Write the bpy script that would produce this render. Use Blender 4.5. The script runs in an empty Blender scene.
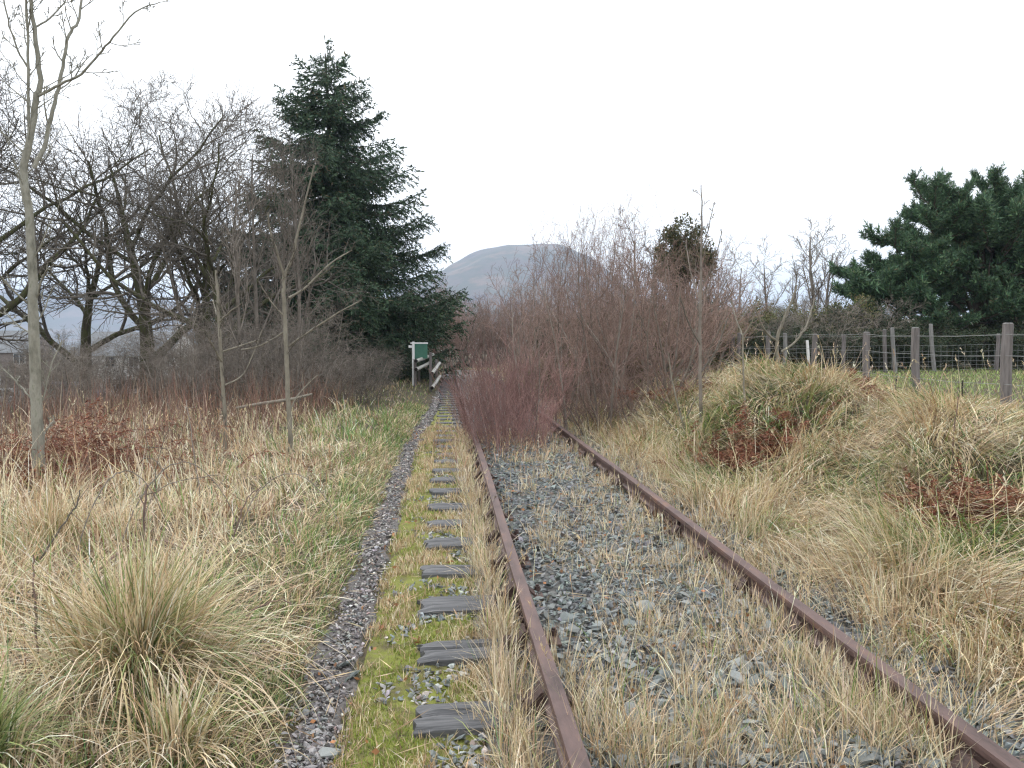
import bpy, bmesh, math, random
import numpy as np
from mathutils import Vector, Matrix, Euler

random.seed(7)
RNG = np.random.default_rng(11)
scene = bpy.context.scene
COL = scene.collection
R = math.radians

# ------------------------------------------------------------------ camera
YAW, PITCH, FPX, CAMZ = 4.86, 3.13, 788.0, 1.68
cam_d = bpy.data.cameras.new("camera")
cam = bpy.data.objects.new("camera", cam_d)
COL.objects.link(cam)
cam.location = (0, 0, CAMZ)
cam.rotation_euler = (R(90 - PITCH), 0, R(-YAW))
cam_d.sensor_width = 36.0
cam_d.lens = FPX / 1024 * 36.0
cam_d.clip_start = 0.05
cam_d.clip_end = 20000
scene.camera = cam

# ------------------------------------------------------------------ overcast sky, weak broad sun, exposure
SUN_EL, SUN_AZ = 48.0, -35.0          # azimuth from +Y towards +X
world = bpy.data.worlds.new("World")
scene.world = world
world.use_nodes = True
wn, wl = world.node_tree.nodes, world.node_tree.links
for n in list(wn): wn.remove(n)
w_out = wn.new("ShaderNodeOutputWorld"); w_bg = wn.new("ShaderNodeBackground")
w_sky = wn.new("ShaderNodeTexSky"); w_sky.sky_type = 'NISHITA'; w_sky.sun_disc = False
w_sky.sun_elevation = R(SUN_EL); w_sky.sun_rotation = R(SUN_AZ)
w_sky.air_density = 1.0; w_sky.dust_density = 4.0; w_sky.ozone_density = 1.0
w_hsv = wn.new("ShaderNodeHueSaturation"); w_hsv.inputs['Saturation'].default_value = 0.25
w_mix = wn.new("ShaderNodeMixRGB"); w_mix.inputs[0].default_value = 0.88
w_mix.inputs[2].default_value = (11.9, 12.2, 12.5, 1)          # the cloud deck
wl.new(w_sky.outputs[0], w_hsv.inputs['Color']); wl.new(w_hsv.outputs[0], w_mix.inputs[1])
wl.new(w_mix.outputs[0], w_bg.inputs['Color']); wl.new(w_bg.outputs[0], w_out.inputs['Surface'])
w_bg.inputs['Strength'].default_value = 0.1

sun_d = bpy.data.lights.new("sun", 'SUN'); sun_d.energy = 1.3; sun_d.angle = R(18); sun_d.color = (1.0, 0.97, 0.92)
sun = bpy.data.objects.new("sun", sun_d); COL.objects.link(sun)
_sd = Vector((math.sin(R(SUN_AZ)) * math.cos(R(SUN_EL)), math.cos(R(SUN_AZ)) * math.cos(R(SUN_EL)), math.sin(R(SUN_EL))))
sun.rotation_euler = _sd.to_track_quat('Z', 'Y').to_euler()
sun.location = (0, 0, 30)

scene.render.engine = 'CYCLES'
scene.view_settings.view_transform = 'Standard'
scene.view_settings.look = 'None'
scene.view_settings.exposure = 0.68
scene.view_settings.gamma = 1.0
scene.view_settings.use_curve_mapping = False
cy = scene.cycles
cy.max_bounces = 6; cy.diffuse_bounces = 3; cy.glossy_bounces = 2; cy.transmission_bounces = 3
cy.transparent_max_bounces = 4; cy.volume_bounces = 0; cy.caustics_reflective = False; cy.caustics_refractive = False
cy.use_denoising = True
cy.denoiser = 'OPENIMAGEDENOISE'; cy.denoising_prefilter = 'NONE'; cy.denoising_input_passes = 'RGB_ALBEDO_NORMAL'
cy.use_adaptive_sampling = False
cy.filter_width = 1.3
cy.sample_clamp_indirect = 4.0

# ------------------------------------------------------------------ helpers: tags, meshes, materials
def tag(o, label=None, cat=None, group=None, kind=None):
    if label: o['label'] = label
    if cat: o['category'] = cat
    if group: o['group'] = group
    if kind: o['kind'] = kind
    return o

def empty(name, loc=(0, 0, 0), rz=0.0):
    o = bpy.data.objects.new(name, None); COL.objects.link(o)
    o.location = loc; o.rotation_euler = (0, 0, rz); o.empty_display_size = 0.2
    return o

def mesh_data(name, verts, flat, starts, mat=None, col=None, smooth=False):
    me = bpy.data.meshes.new(name)
    verts = np.ascontiguousarray(verts, dtype=np.float32)
    flat = np.ascontiguousarray(flat, dtype=np.int32); starts = np.ascontiguousarray(starts, dtype=np.int32)
    me.vertices.add(len(verts)); me.vertices.foreach_set('co', verts.ravel())
    me.loops.add(len(flat)); me.loops.foreach_set('vertex_index', flat)
    me.polygons.add(len(starts)); me.polygons.foreach_set('loop_start', starts)
    if smooth: me.polygons.foreach_set('use_smooth', np.ones(len(starts), dtype=bool))
    else: me.polygons.foreach_set('use_smooth', np.zeros(len(starts), dtype=bool))
    me.update(calc_edges=True)
    if col is not None:
        a = me.color_attributes.new('Col', 'FLOAT_COLOR', 'POINT')
        c = np.ones((len(verts), 4), dtype=np.float32); c[:, :3] = col
        a.data.foreach_set('color', c.ravel())
    if mat is not None: me.materials.append(mat)
    return me

def link(name, me, parent=None, loc=None):
    o = bpy.data.objects.new(name, me); COL.objects.link(o)
    if parent is not None: o.parent = parent
    if loc is not None: o.location = loc
    return o

def fixed(faces):                       # (M,k) face array -> flat, starts
    faces = np.asarray(faces); m, k = faces.shape
    return faces.ravel(), np.arange(m) * k

def copy_tree(o, parent=None):
    c = o.copy(); COL.objects.link(c); c.parent = parent
    for ch in o.children: copy_tree(ch, c)
    return c

class MB:                               # small hard-surface builder
    def __init__(s): s.bm = bmesh.new()
    def box(s, x0, x1, y0, y1, z0, z1):
        v = [s.bm.verts.new(p) for p in ((x0,y0,z0),(x1,y0,z0),(x1,y1,z0),(x0,y1,z0),(x0,y0,z1),(x1,y0,z1),(x1,y1,z1),(x0,y1,z1))]
        for f in ((0,3,2,1),(4,5,6,7),(0,1,5,4),(1,2,6,5),(2,3,7,6),(3,0,4,7)): s.bm.faces.new([v[i] for i in f])
        return v
    def prism(s, prof, axis_pts):       # closed 2D profile [(a,b)] swept: axis_pts [(origin, U, V)]
        rings = []
        for o, U, V in axis_pts:
            rings.append([s.bm.verts.new(Vector(o) + Vector(U) * a + Vector(V) * b) for a, b in prof])
        n = len(prof)
        for r0, r1 in zip(rings, rings[1:]):
            for i in range(n): s.bm.faces.new((r0[i], r0[(i+1) % n], r1[(i+1) % n], r1[i]))
        s.bm.faces.new(rings[0][::-1]); s.bm.faces.new(rings[-1])
        return rings
    def tube(s, pts, rad, n=8):
        pts = [Vector(p) for p in pts]
        ax = []
        for i, p in enumerate(pts):
            t = (pts[min(i+1, len(pts)-1)] - pts[max(i-1, 0)]).normalized()
            ref = Vector((0, 0, 1)) if abs(t.z) < .9 else Vector((0, 1, 0))
            u = t.cross(ref).normalized(); v = t.cross(u)
            r = rad[i] if hasattr(rad, '__len__') else rad
            ax.append((p, u * r, v * r))
        s.prism([(math.cos(2*math.pi*k/n), math.sin(2*math.pi*k/n)) for k in range(n)], ax)
    def bevel(s, w, seg=1):
        bmesh.ops.bevel(s.bm, geom=s.bm.edges[:], offset=w, segments=seg, affect='EDGES', profile=.6)
    def jitter(s, a):
        for v in s.bm.verts: v.co += Vector((random.uniform(-a, a), random.uniform(-a, a), random.uniform(-a, a)))
    def build(s, name, mat, parent=None, smooth=False):
        bmesh.ops.recalc_face_normals(s.bm, faces=s.bm.faces[:])
        me = bpy.data.meshes.new(name); s.bm.to_mesh(me); s.bm.free()
        me.materials.append(mat)
        if smooth:
            for p in me.polygons: p.use_smooth = True
        return link(name, me, parent)

def nm(name):
    m = bpy.data.materials.new(name); m.use_nodes = True
    nt = m.node_tree; b = nt.nodes['Principled BSDF']
    return m, nt.nodes, nt.links, b

def noise_mat(name, cols, scale=8.0, rough=.85, bump=.2, detail=6.0, stops=None, spec=.3, bump_scale=None, coord='Object', stretch=None, bump_dist=.01, vary=0.0):
    """Colours blended by a noise, fine relief by another."""
    m, N, L, b = nm(name)
    tc = N.new('ShaderNodeTexCoord')
    mp = N.new('ShaderNodeMapping'); L.new(tc.outputs[coord], mp.inputs[0])
    if stretch: mp.inputs['Scale'].default_value = stretch
    nz = N.new('ShaderNodeTexNoise'); nz.inputs['Scale'].default_value = scale; nz.inputs['Detail'].default_value = detail
    nz.inputs['Roughness'].default_value = .65
    L.new(mp.outputs[0], nz.inputs['Vector'])
    cr = N.new('ShaderNodeValToRGB')
    stops = stops or [0.3 + 0.4 * i / max(1, len(cols) - 1) for i in range(len(cols))]
    while len(cr.color_ramp.elements) < len(cols): cr.color_ramp.elements.new(.5)
    for e, p, c in zip(cr.color_ramp.elements, stops, cols): e.position = p; e.color = (*c, 1)
    L.new(nz.outputs['Fac'], cr.inputs[0]); src = cr.outputs[0]
    if vary:                            # each plant its own tone
        oi = N.new('ShaderNodeObjectInfo'); mr = N.new('ShaderNodeMapRange'); mr.inputs[3].default_value = 1 - vary; mr.inputs[4].default_value = 1 + vary
        L.new(oi.outputs['Random'], mr.inputs[0]); vm = N.new('ShaderNodeVectorMath'); vm.operation = 'SCALE'
        L.new(src, vm.inputs[0]); L.new(mr.outputs[0], vm.inputs['Scale']); src = vm.outputs[0]
    L.new(src, b.inputs['Base Color'])
    b.inputs['Roughness'].default_value = rough; b.inputs['Specular IOR Level'].default_value = spec
    if bump:
        n2 = N.new('ShaderNodeTexNoise'); n2.inputs['Scale'].default_value = bump_scale or scale * 4; n2.inputs['Detail'].default_value = 5
        L.new(mp.outputs[0], n2.inputs['Vector'])
        bp = N.new('ShaderNodeBump'); bp.inputs['Strength'].default_value = bump; bp.inputs['Distance'].default_value = bump_dist
        L.new(n2.outputs['Fac'], bp.inputs['Height']); L.new(bp.outputs[0], b.inputs['Normal'])
    return m

def attr_mat(name, rough=.7, trans=0.0, spec=.25, noise_amt=.0, scale=40.):
    """Colour of each blade, leaf or stone comes from the mesh attribute."""
    m, N, L, b = nm(name)
    at_ = N.new('ShaderNodeAttribute'); at_.attribute_name = 'Col'
    src = at_.outputs['Color']
    if noise_amt:
        tc = N.new('ShaderNodeTexCoord'); nz = N.new('ShaderNodeTexNoise'); nz.inputs['Scale'].default_value = scale; nz.inputs['Detail'].default_value = 4
        L.new(tc.outputs['Object'], nz.inputs['Vector'])
        mr = N.new('ShaderNodeMapRange'); mr.inputs[1].default_value = .3; mr.inputs[2].default_value = .7
        mr.inputs[3].default_value = 1 - noise_amt; mr.inputs[4].default_value = 1 + noise_amt
        L.new(nz.outputs['Fac'], mr.inputs[0])
        vm = N.new('ShaderNodeVectorMath'); vm.operation = 'SCALE'
        L.new(src, vm.inputs[0]); L.new(mr.outputs[0], vm.inputs['Scale']); src = vm.outputs[0]
    L.new(src, b.inputs['Base Color'])
    b.inputs['Roughness'].default_value = rough; b.inputs['Specular IOR Level'].default_value = spec
    if trans:
        tr = N.new('ShaderNodeBsdfTranslucent'); L.new(src, tr.inputs['Color'])
        mx = N.new('ShaderNodeMixShader'); mx.inputs[0].default_value = trans
        L.new(b.outputs[0], mx.inputs[1]); L.new(tr.outputs[0], mx.inputs[2])
        L.new(mx.outputs[0], N['Material Output'].inputs['Surface'])
    return m

def random_mat(name, cols, rough=.8, spec=.3, scale=30., bump=.3):
    """Each object its own tone (Object Info random) with grain."""
    m, N, L, b = nm(name)
    oi = N.new('ShaderNodeObjectInfo'); cr = N.new('ShaderNodeValToRGB'); cr.color_ramp.interpolation = 'LINEAR'
    while len(cr.color_ramp.elements) < len(cols): cr.color_ramp.elements.new(.5)
    for i, (e, c) in enumerate(zip(cr.color_ramp.elements, cols)): e.position = i / (len(cols) - 1); e.color = (*c, 1)
    L.new(oi.outputs['Random'], cr.inputs[0])
    tc = N.new('ShaderNodeTexCoord'); nz = N.new('ShaderNodeTexNoise'); nz.inputs['Scale'].default_value = scale; nz.inputs['Detail'].default_value = 5
    L.new(tc.outputs['Object'], nz.inputs['Vector'])
    mr = N.new('ShaderNodeMapRange'); mr.inputs[1].default_value = .3; mr.inputs[2].default_value = .7; mr.inputs[3].default_value = .7; mr.inputs[4].default_value = 1.3
    L.new(nz.outputs['Fac'], mr.inputs[0])
    vm = N.new('ShaderNodeVectorMath'); vm.operation = 'SCALE'; L.new(cr.outputs[0], vm.inputs[0]); L.new(mr.outputs[0], vm.inputs['Scale'])
    L.new(vm.outputs[0], b.inputs['Base Color'])
    bp = N.new('ShaderNodeBump'); bp.inputs['Strength'].default_value = bump; bp.inputs['Distance'].default_value = .005
    L.new(nz.outputs['Fac'], bp.inputs['Height']); L.new(bp.outputs[0], b.inputs['Normal'])
    b.inputs['Roughness'].default_value = rough; b.inputs['Specular IOR Level'].default_value = spec
    return m

M = {}
M['ground'] = noise_mat('ground_soil', [(.035,.026,.018),(.09,.068,.045),(.06,.058,.03),(.14,.11,.072)], 3.0, .95, .6, 9, bump_scale=60, bump_dist=.02)
M['trackbed'] = noise_mat('trackbed_grit', [(.055,.055,.05),(.12,.12,.115),(.2,.195,.19)], 22, .9, .6, 8, bump_scale=90)
M['path'] = noise_mat('path_grit', [(.06,.054,.052),(.115,.104,.10),(.19,.175,.17)], 40, .8, .6, 8, bump_scale=120)
M['moss'] = noise_mat('moss_mat', [(.10,.08,.05),(.15,.145,.05),(.19,.21,.04),(.2,.165,.1)], 9, .95, .8, 8, bump_scale=140, bump_dist=.012)
M['grass'] = attr_mat('grass_blades', .6, .12, .3)
M['leaf'] = attr_mat('leaf_blades', .65, .12, .25)
M['needle'] = attr_mat('needle_sprays', .6, .08, .25)
M['stone'] = attr_mat('crushed_stone', .72, 0, .35, .3, 60)
M['stone_one'] = random_mat('crushed_stone_piece', [(.10,.12,.12),(.2,.22,.215),(.14,.15,.145),(.3,.31,.3),(.17,.19,.19)], .72, .35, 60)
M['path_one'] = random_mat('path_stone_piece', [(.13,.12,.125),(.25,.235,.24),(.4,.38,.38),(.17,.19,.19),(.3,.26,.26)], .65, .4, 60)
M['rust'] = noise_mat('rusty_rail_steel', [(.03,.018,.016),(.08,.048,.043),(.11,.066,.058),(.17,.09,.06)], 11, .62, .35, 8, spec=.5, stretch=(1,.25,1), bump_scale=80, bump_dist=.003)
M['iron'] = noise_mat('rusty_cast_iron', [(.03,.02,.018),(.07,.045,.04),(.11,.065,.05)], 20, .7, .4, 8)
M['sleeper'] = noise_mat('weathered_sleeper_timber', [(.045,.047,.05),(.10,.10,.105),(.16,.16,.165)], 14, .75, .8, 9, spec=.35, stretch=(.25,4,2), bump_scale=30, bump_dist=.008)
M['moss_sleeper'] = noise_mat('mossy_timber', [(.06,.06,.03),(.12,.13,.03),(.18,.2,.04)], 12, .95, .6, 8)
M['post'] = noise_mat('fence_post_timber', [(.085,.077,.074),(.155,.14,.136),(.22,.202,.197)], 9, .85, .7, 8, stretch=(3,3,.3), bump_scale=25)
M['pale_post'] = noise_mat('bleached_post_timber', [(.13,.13,.125),(.21,.205,.2),(.3,.295,.285)], 9, .85, .6, 8, stretch=(3,3,.3), bump_scale=25)
M['wire'] = noise_mat('galvanised_wire', [(.16,.17,.17),(.26,.27,.27)], 30, .5, 0, spec=.5)
M['ash_bark'] = noise_mat('young_ash_bark', [(.13,.125,.10),(.21,.203,.165),(.29,.28,.235),(.16,.168,.115)], 7, .85, .5, 8, stretch=(2,2,.8), bump_scale=40, bump_dist=.006)
M['oak_bark'] = noise_mat('mossy_oak_bark', [(.035,.032,.024),(.07,.06,.045),(.075,.085,.032),(.11,.095,.07)], 5, .92, .8, 8, stretch=(2,2,.5), bump_scale=18, bump_dist=.03)
M['oak_twig'] = noise_mat('oak_twig_bark', [(.09,.08,.068),(.17,.152,.13)], 6, .9, 0, vary=.25)
M['pale_bark'] = noise_mat('pale_sapling_bark', [(.13,.12,.095),(.21,.19,.15),(.28,.26,.21)], 9, .85, .3, 6, stretch=(1,1,.5))
M['brown_twig'] = noise_mat('brown_purple_twig', [(.145,.095,.078),(.245,.168,.14),(.34,.25,.208)], 4, .85, 0, vary=.4)
M['red_twig'] = noise_mat('red_willow_twig', [(.19,.10,.09),(.29,.17,.155),(.37,.25,.225)], 5, .8, 0, vary=.4)
M['grey_twig'] = noise_mat('grey_brown_twig', [(.1,.085,.07),(.19,.165,.14),(.25,.22,.19)], 4, .88, 0, vary=.4)
M['spruce_bark'] = noise_mat('spruce_bark', [(.05,.04,.032),(.1,.08,.065)], 8, .9, .5, 7)
M['hill'] = noise_mat('moorland_fell', [(.035,.03,.03),(.11,.08,.066),(.06,.062,.036),(.17,.115,.085),(.08,.07,.05)], .0055, .95, 0, 14, stops=[.32,.42,.5,.58,.68], stretch=(1,1,2.2))
M['slate'] = noise_mat('roof_slate', [(.16,.18,.2),(.26,.28,.31)], 3, .55, .2, 5, spec=.5)
M['render_wall'] = noise_mat('house_render', [(.55,.53,.5),(.68,.66,.63)], 2, .9, .1, 5)
M['brick_wall'] = noise_mat('house_grey_wall', [(.2,.17,.155),(.28,.24,.22)], 5, .9, .2, 6)
M['glass'] = noise_mat('window_glass', [(.02,.025,.03),(.04,.045,.05)], 2, .08, 0, spec=.6)
M['white_paint'] = noise_mat('white_paint', [(.66,.67,.67),(.8,.8,.8)], 4, .5, .1, 5)
M['green_panel'] = noise_mat('green_painted_panel', [(.035,.12,.085),(.06,.17,.12)], 5, .5, .15, 5)
M['pole_wood'] = noise_mat('wet_pole_timber', [(.26,.25,.22),(.42,.41,.37),(.52,.51,.47)], 6, .4, .3, 6, stretch=(3,.4,3), spec=.6)
M['end_grain'] = noise_mat('dark_end_grain', [(.012,.011,.01),(.03,.026,.022)], 20, .95, .2)
M['rubber'] = noise_mat('tyre_rubber', [(.015,.015,.015),(.03,.03,.03)], 20, .9, 0)
M['log'] = noise_mat('barkless_log', [(.18,.16,.13),(.28,.25,.2)], 9, .8, .3, 6, stretch=(.4,3,3))
def paint(name, c):
    return noise_mat(name, [tuple(v * .9 for v in c), c], 2, .25, 0, spec=.6)

# ------------------------------------------------------------------ photo bearings -> places in the world (own distance for each)
_cy, _sy, _cp, _sp = math.cos(R(YAW)), math.sin(R(YAW)), math.cos(R(PITCH)), math.sin(R(PITCH))
def at(px, py, Y):
    a, b = (px - 512) / FPX, (384 - py) / FPX
    fw = _cp + b * _sp; up = -_sp + b * _cp
    dx, dy = a * _cy + fw * _sy, -a * _sy + fw * _cy
    t = Y / dy
    return Vector((dx * t, Y, CAMZ + up * t))
def project(x, y, z):
    dx, dy, dz = x, y, z - CAMZ
    lat = dx * _cy - dy * _sy; f0 = dx * _sy + dy * _cy
    dep = f0 * _cp - dz * _sp; up = f0 * _sp + dz * _cp
    dep = np.maximum(dep, 1e-3)
    return 512 + FPX * lat / dep, 384 - FPX * up / dep, dep

# ------------------------------------------------------------------ terrain height
_ph = RNG.uniform(0, 6.28, (24,)); _dr = RNG.uniform(0, 6.28, (24,))
def wave(x, y, wl, k0=0):
    s = 0
    for k in range(5):
        a = _dr[(k + k0) % 24]; f = 2 * math.pi / wl * (1 + .37 * k)
        s = s + np.sin((x * math.cos(a) + y * math.sin(a)) * f + _ph[(k + k0) % 24]) / (1 + .5 * k)
    return s / 2.2
def sm(a, b, x):
    t = np.clip((x - a) / (b - a), 0, 1); return t * t * (3 - 2 * t)
def path_x(y): return np.interp(y, [0, 12, 16, 20, 26, 33, 42, 60], [-.58, -.56, -.44, -.3, -.13, .05, .3, .5])
def gauss(x, y, cx, cyy, sx, sy_): return np.exp(-((x - cx) / sx) ** 2 - ((y - cyy) / sy_) ** 2)
def H(x, y):
    x = np.asarray(x, float); y = np.asarray(y, float)
    z = np.zeros(np.broadcast(x, y).shape)
    px = path_x(y)
    z = z - .04 * np.exp(-((x - px) / .17) ** 2)
    # left verge and bank
    lf = -(x - px) - .2                       # metres left of the path edge
    z = z + .07 * sm(.0, .35, lf) + .10 * sm(.3, 1.5, lf) * (wave(x, y, 1.9, 3) * .5 + .5)
    z = z + .16 * sm(1.5, 5, lf) * wave(x, y, 3.7, 7)
    z = z - .35 * sm(5, 9, -x) - 1.3 * sm(8, 18, -x) - 2.6 * sm(14, 40, -x)
    # right bank
    rb = sm(2.75, 5.9, x + .25 * wave(x, y, 4.0, 1))
    z = z + .74 * rb + .15 * rb * wave(x, y, 1.5, 9) * (1 - sm(6.5, 8.5, x))
    z = z + .62 * gauss(x, y, 4.7, 11.6, 1.05, 1.9) + .36 * gauss(x, y, 6.2, 12.9, .9, .9) + .1 * gauss(x, y, 5.2, 7.6, .8, 1.2)
    z = z - .12 * gauss(x, y, 4.1, 9.3, .6, .6) - .16 * gauss(x, y, 4.7, 6.3, .9, .5)
    z = z + 11 * sm(32, 230, x) + .25 * sm(9, 30, x) * wave(x, y, 14, 2)
    far = sm(60, 260, y)
    z = z - 4.0 * far * (1 - sm(20, 120, x)) + .6 * sm(40, 120, np.hypot(x, y)) * wave(x, y, 45, 5)
    return z

def axis(lo, hi, d0, d1, step, growth):
    v = [d0]
    while v[-1] < d1: v.append(v[-1] + step)
    s = step
    while v[-1] < hi: s *= growth; v.append(v[-1] + s)
    u = []; s = step; c = d0
    while c > lo: s *= growth; c -= s; u.append(c)
    return np.array(u[::-1] + v)
xs = axis(-5200, 5200, -4.5, 8.5, .11, 1.095); ys = axis(-120, 5600, 1.5, 15.5, .14, 1.08)
gx, gy = np.meshgrid(xs, ys); gz = H(gx, gy)
nx_, ny_ = len(xs), len(ys)
ii = (np.arange(ny_ - 1)[:, None] * nx_ + np.arange(nx_ - 1)[None, :]).ravel()
me = mesh_data('ground', np.stack([gx, gy, gz], -1).reshape(-1, 3), *fixed(np.stack([ii, ii + 1, ii + nx_ + 1, ii + nx_], -1)), M['ground'], smooth=True)
tag(link('ground', me), kind='structure')

def sheet(name, mat, y0, y1, left, right, dz, step=.06, n=14, relief=.0, lift=None):
    yy = np.arange(y0, y1, step); t = np.linspace(0, 1, n)
    X = left(yy)[:, None] * (1 - t) + right(yy)[:, None] * t; Y = np.repeat(yy[:, None], n, 1)
    edge = np.minimum(t, 1 - t) * 2
    Z = H(X, Y) + dz + relief * (wave(X, Y, .23, 4) * .5 + wave(X, Y, .09, 12) * .5) * np.minimum(1, edge * 3)
    if lift: Z = Z + lift(X)
    Z[:, 0] -= .03; Z[:, -1] -= .03
    i = (np.arange(len(yy) - 1)[:, None] * n + np.arange(n - 1)[None, :]).ravel()
    o = link(name, mesh_data(name, np.stack([X, Y, Z], -1).reshape(-1, 3), *fixed(np.stack([i, i + 1, i + n + 1, i + n], -1)), mat, smooth=True))
    return tag(o, kind='structure')
edge_w = lambda y, k: .03 * np.sin(y * 2.3 + k) + .03 * np.sin(y * 5.1 + 2 * k) + .022 * np.sin(y * 13.7 + 3 * k)
bed_lift = lambda X: .048 * sm(.47, .53, X) * (1 - sm(1.86, 1.93, X)) + .03 * sm(2.0, 2.06, X) * (1 - sm(2.4, 2.75, X))
track_bed = sheet('track_bed', M['trackbed'], 1.5, 44, lambda y: .13 + 0 * y, lambda y: 2.75 + .12 * np.sin(y * .9), .012, n=46, relief=.012, lift=lambda X: bed_lift(X))
gravel_path = sheet('gravel_path', M['path'], 1.5, 48, lambda y: path_x(y) - .125 + edge_w(y, 1), lambda y: path_x(y) + .115 + edge_w(y, 4), .012, n=10, relief=.006)
moss_strip = sheet('moss_verge', M['moss'], 1.5, 44, lambda y: np.minimum(path_x(y) + .12, .05), lambda y: .17 + 0 * y, .016, n=16, relief=.02)

# distant fell and ridge
def heightfield(name, x0, x1, y0, y1, nx, ny, f):
    X, Y = np.meshgrid(np.linspace(x0, x1, nx), np.linspace(y0, y1, ny)); Z = f(X, Y)
    i = (np.arange(ny - 1)[:, None] * nx + np.arange(nx - 1)[None, :]).ravel()
    o = link(name, mesh_data(name, np.stack([X, Y, Z], -1).reshape(-1, 3), *fixed(np.stack([i, i + 1, i + nx + 1, i + nx], -1)), M['hill'], smooth=True))
    return tag(o, kind='structure')
def fell(X, Y):
    cx = 236 + 0 * Y
    u = (X - cx)
    prof = np.interp(u, [-900, -640, -470, -330, -225, -140, -60, 30, 90, 160, 260, 420, 700, 1000],
                     [-12, 30, 85, 150, 206, 248, 272, 277, 270, 236, 150, 60, 10, -12])
    dpt = np.exp(-((Y - 2250) / 520.) ** 2)
    return -14 + (prof + 14) * dpt + (7 * wave(X, Y, 330, 6) + 3 * wave(X, Y, 120, 2)) * dpt
heightfield('fell_hill', -700, 1250, 1250, 3100, 130, 110, fell)
def ridge(X, Y):
    along = np.interp(X, [-4200, -3000, -2200, -1500, -900, -400, 100], [120, 215, 190, 215, 130, 40, -15])
    return -15 + (along + 15) * np.exp(-((Y - 3300) / 500.) ** 2) + 9 * wave(X, Y, 500, 3)
heightfield('ridge_hill', -4200, 100, 2300, 4300, 110, 60, ridge)

# ------------------------------------------------------------------ tubes for branches
def tubes(polys, sides):
    """polys: list of (pts, radii). One vectorised mesh of open tapering tubes."""
    if not polys: return None
    P = np.array([p for pts, _ in polys for p in pts], float)
    Rr = np.array([r for _, rad in polys for r in rad], float)
    ln = np.array([len(pts) for pts, _ in polys]); st = np.concatenate([[0], np.cumsum(ln)[:-1]])
    pid = np.repeat(np.arange(len(polys)), ln)
    idx = np.arange(len(P)); nxt = np.minimum(idx + 1, (st + ln - 1)[pid]); prv = np.maximum(idx - 1, st[pid])
    T = P[nxt] - P[prv]; T /= np.maximum(np.linalg.norm(T, axis=1, keepdims=True), 1e-9)
    mean = P[(st + ln - 1)] - P[st]; mean /= np.maximum(np.linalg.norm(mean, axis=1, keepdims=True), 1e-9)
    ref = np.where(np.abs(mean[:, 2:3]) < .8, np.array([[0, 0, 1.]]), np.array([[1., 0, 0]]))[pid]
    U = np.cross(T, ref); U /= np.maximum(np.linalg.norm(U, axis=1, keepdims=True), 1e-9)
    V = np.cross(T, U)
    a = np.arange(sides) * 2 * math.pi / sides
    verts = P[:, None, :] + Rr[:, None, None] * (np.cos(a)[None, :, None] * U[:, None, :] + np.sin(a)[None, :, None] * V[:, None, :])
    live = idx[nxt != idx]
    k = np.arange(sides); k2 = (k + 1) % sides
    b0 = live[:, None] * sides
    faces = np.stack([b0 + k, b0 + k2, b0 + sides + k2, b0 + sides + k], -1).reshape(-1, 4)
    return verts.reshape(-1, 3), faces

def tube_obj(name, polys, sides, mat, parent):
    v, f = tubes(polys, sides)
    return link(name, mesh_data(name, v, *fixed(f), mat, smooth=True), parent)

def rnd_unit(r):
    z = r.uniform(-1, 1); a = r.uniform(0, 6.2832); s = math.sqrt(1 - z * z)
    return (s * math.cos(a), s * math.sin(a), z)
def nrm(v):
    l = math.sqrt(v[0]**2 + v[1]**2 + v[2]**2) or 1e-9
    return (v[0]/l, v[1]/l, v[2]/l)

def grow(r, p, d, length, rad, lvl, prm, out, top=None):
    """recursive branch: prm per level = dict(n, wob, up, kids, ang, ratio, tmin, tip)"""
    q = prm[lvl]; n = q['n']; st = length / n
    pts = [p]; rr = [rad]
    for i in range(n):
        w = rnd_unit(r); wob = q['wob']
        d = nrm((d[0] + w[0]*wob, d[1] + w[1]*wob, d[2] + w[2]*wob + q['up']))
        p = (p[0] + d[0]*st, p[1] + d[1]*st, p[2] + d[2]*st)
        t = (i + 1) / n
        pts.append(p); rr.append(max(prm[0].get('rmin', .0015), rad * (1 - t * (1 - q.get('tip', .35)))))
    top = len(out[1]) if (lvl == 1) else top
    out[lvl].append((pts, rr))
    if lvl + 1 < len(prm): sprout(r, pts, rr, length, lvl, prm, out)

def sprout(r, pts, rr, length, lvl, prm, out, kids=None):
    q = prm[lvl]; n = len(pts) - 1
    kids = kids or q['kids']
    k_n = kids if isinstance(kids, int) else r.randint(*kids)
    az = r.uniform(0, 6.28)
    for k in range(k_n):
        t = q['tmin'] + (1 - q['tmin']) * (k + r.uniform(.1, .9)) / k_n
        f = t * n; i = min(int(f), n - 1); f -= i
        a, b = pts[i], pts[i+1]
        pp = tuple(a[j] + (b[j] - a[j]) * f for j in range(3))
        tg = nrm(tuple(b[j] - a[j] for j in range(3)))
        az += 2.4 + r.uniform(-.6, .6)
        ref = (0, 0, 1) if abs(tg[2]) < .9 else (1, 0, 0)
        u = nrm((tg[1]*ref[2]-tg[2]*ref[1], tg[2]*ref[0]-tg[0]*ref[2], tg[0]*ref[1]-tg[1]*ref[0]))
        v = (tg[1]*u[2]-tg[2]*u[1], tg[2]*u[0]-tg[0]*u[2], tg[0]*u[1]-tg[1]*u[0])
        an = R(q['ang'] + r.uniform(-14, 14))
        ca, sa = math.cos(an), math.sin(an); cz, sz = math.cos(az), math.sin(az)
        dd = nrm(tuple(tg[j]*ca + (u[j]*cz + v[j]*sz)*sa for j in range(3)))
        L_ = length * q['ratio'] * (1 - .45 * t) * r.uniform(.7, 1.25)
        r_ = (rr[i] + (rr[i+1] - rr[i]) * f) * q.get('rr', .62)
        grow(r, pp, dd, L_, r_, lvl + 1, prm, out)

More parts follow.
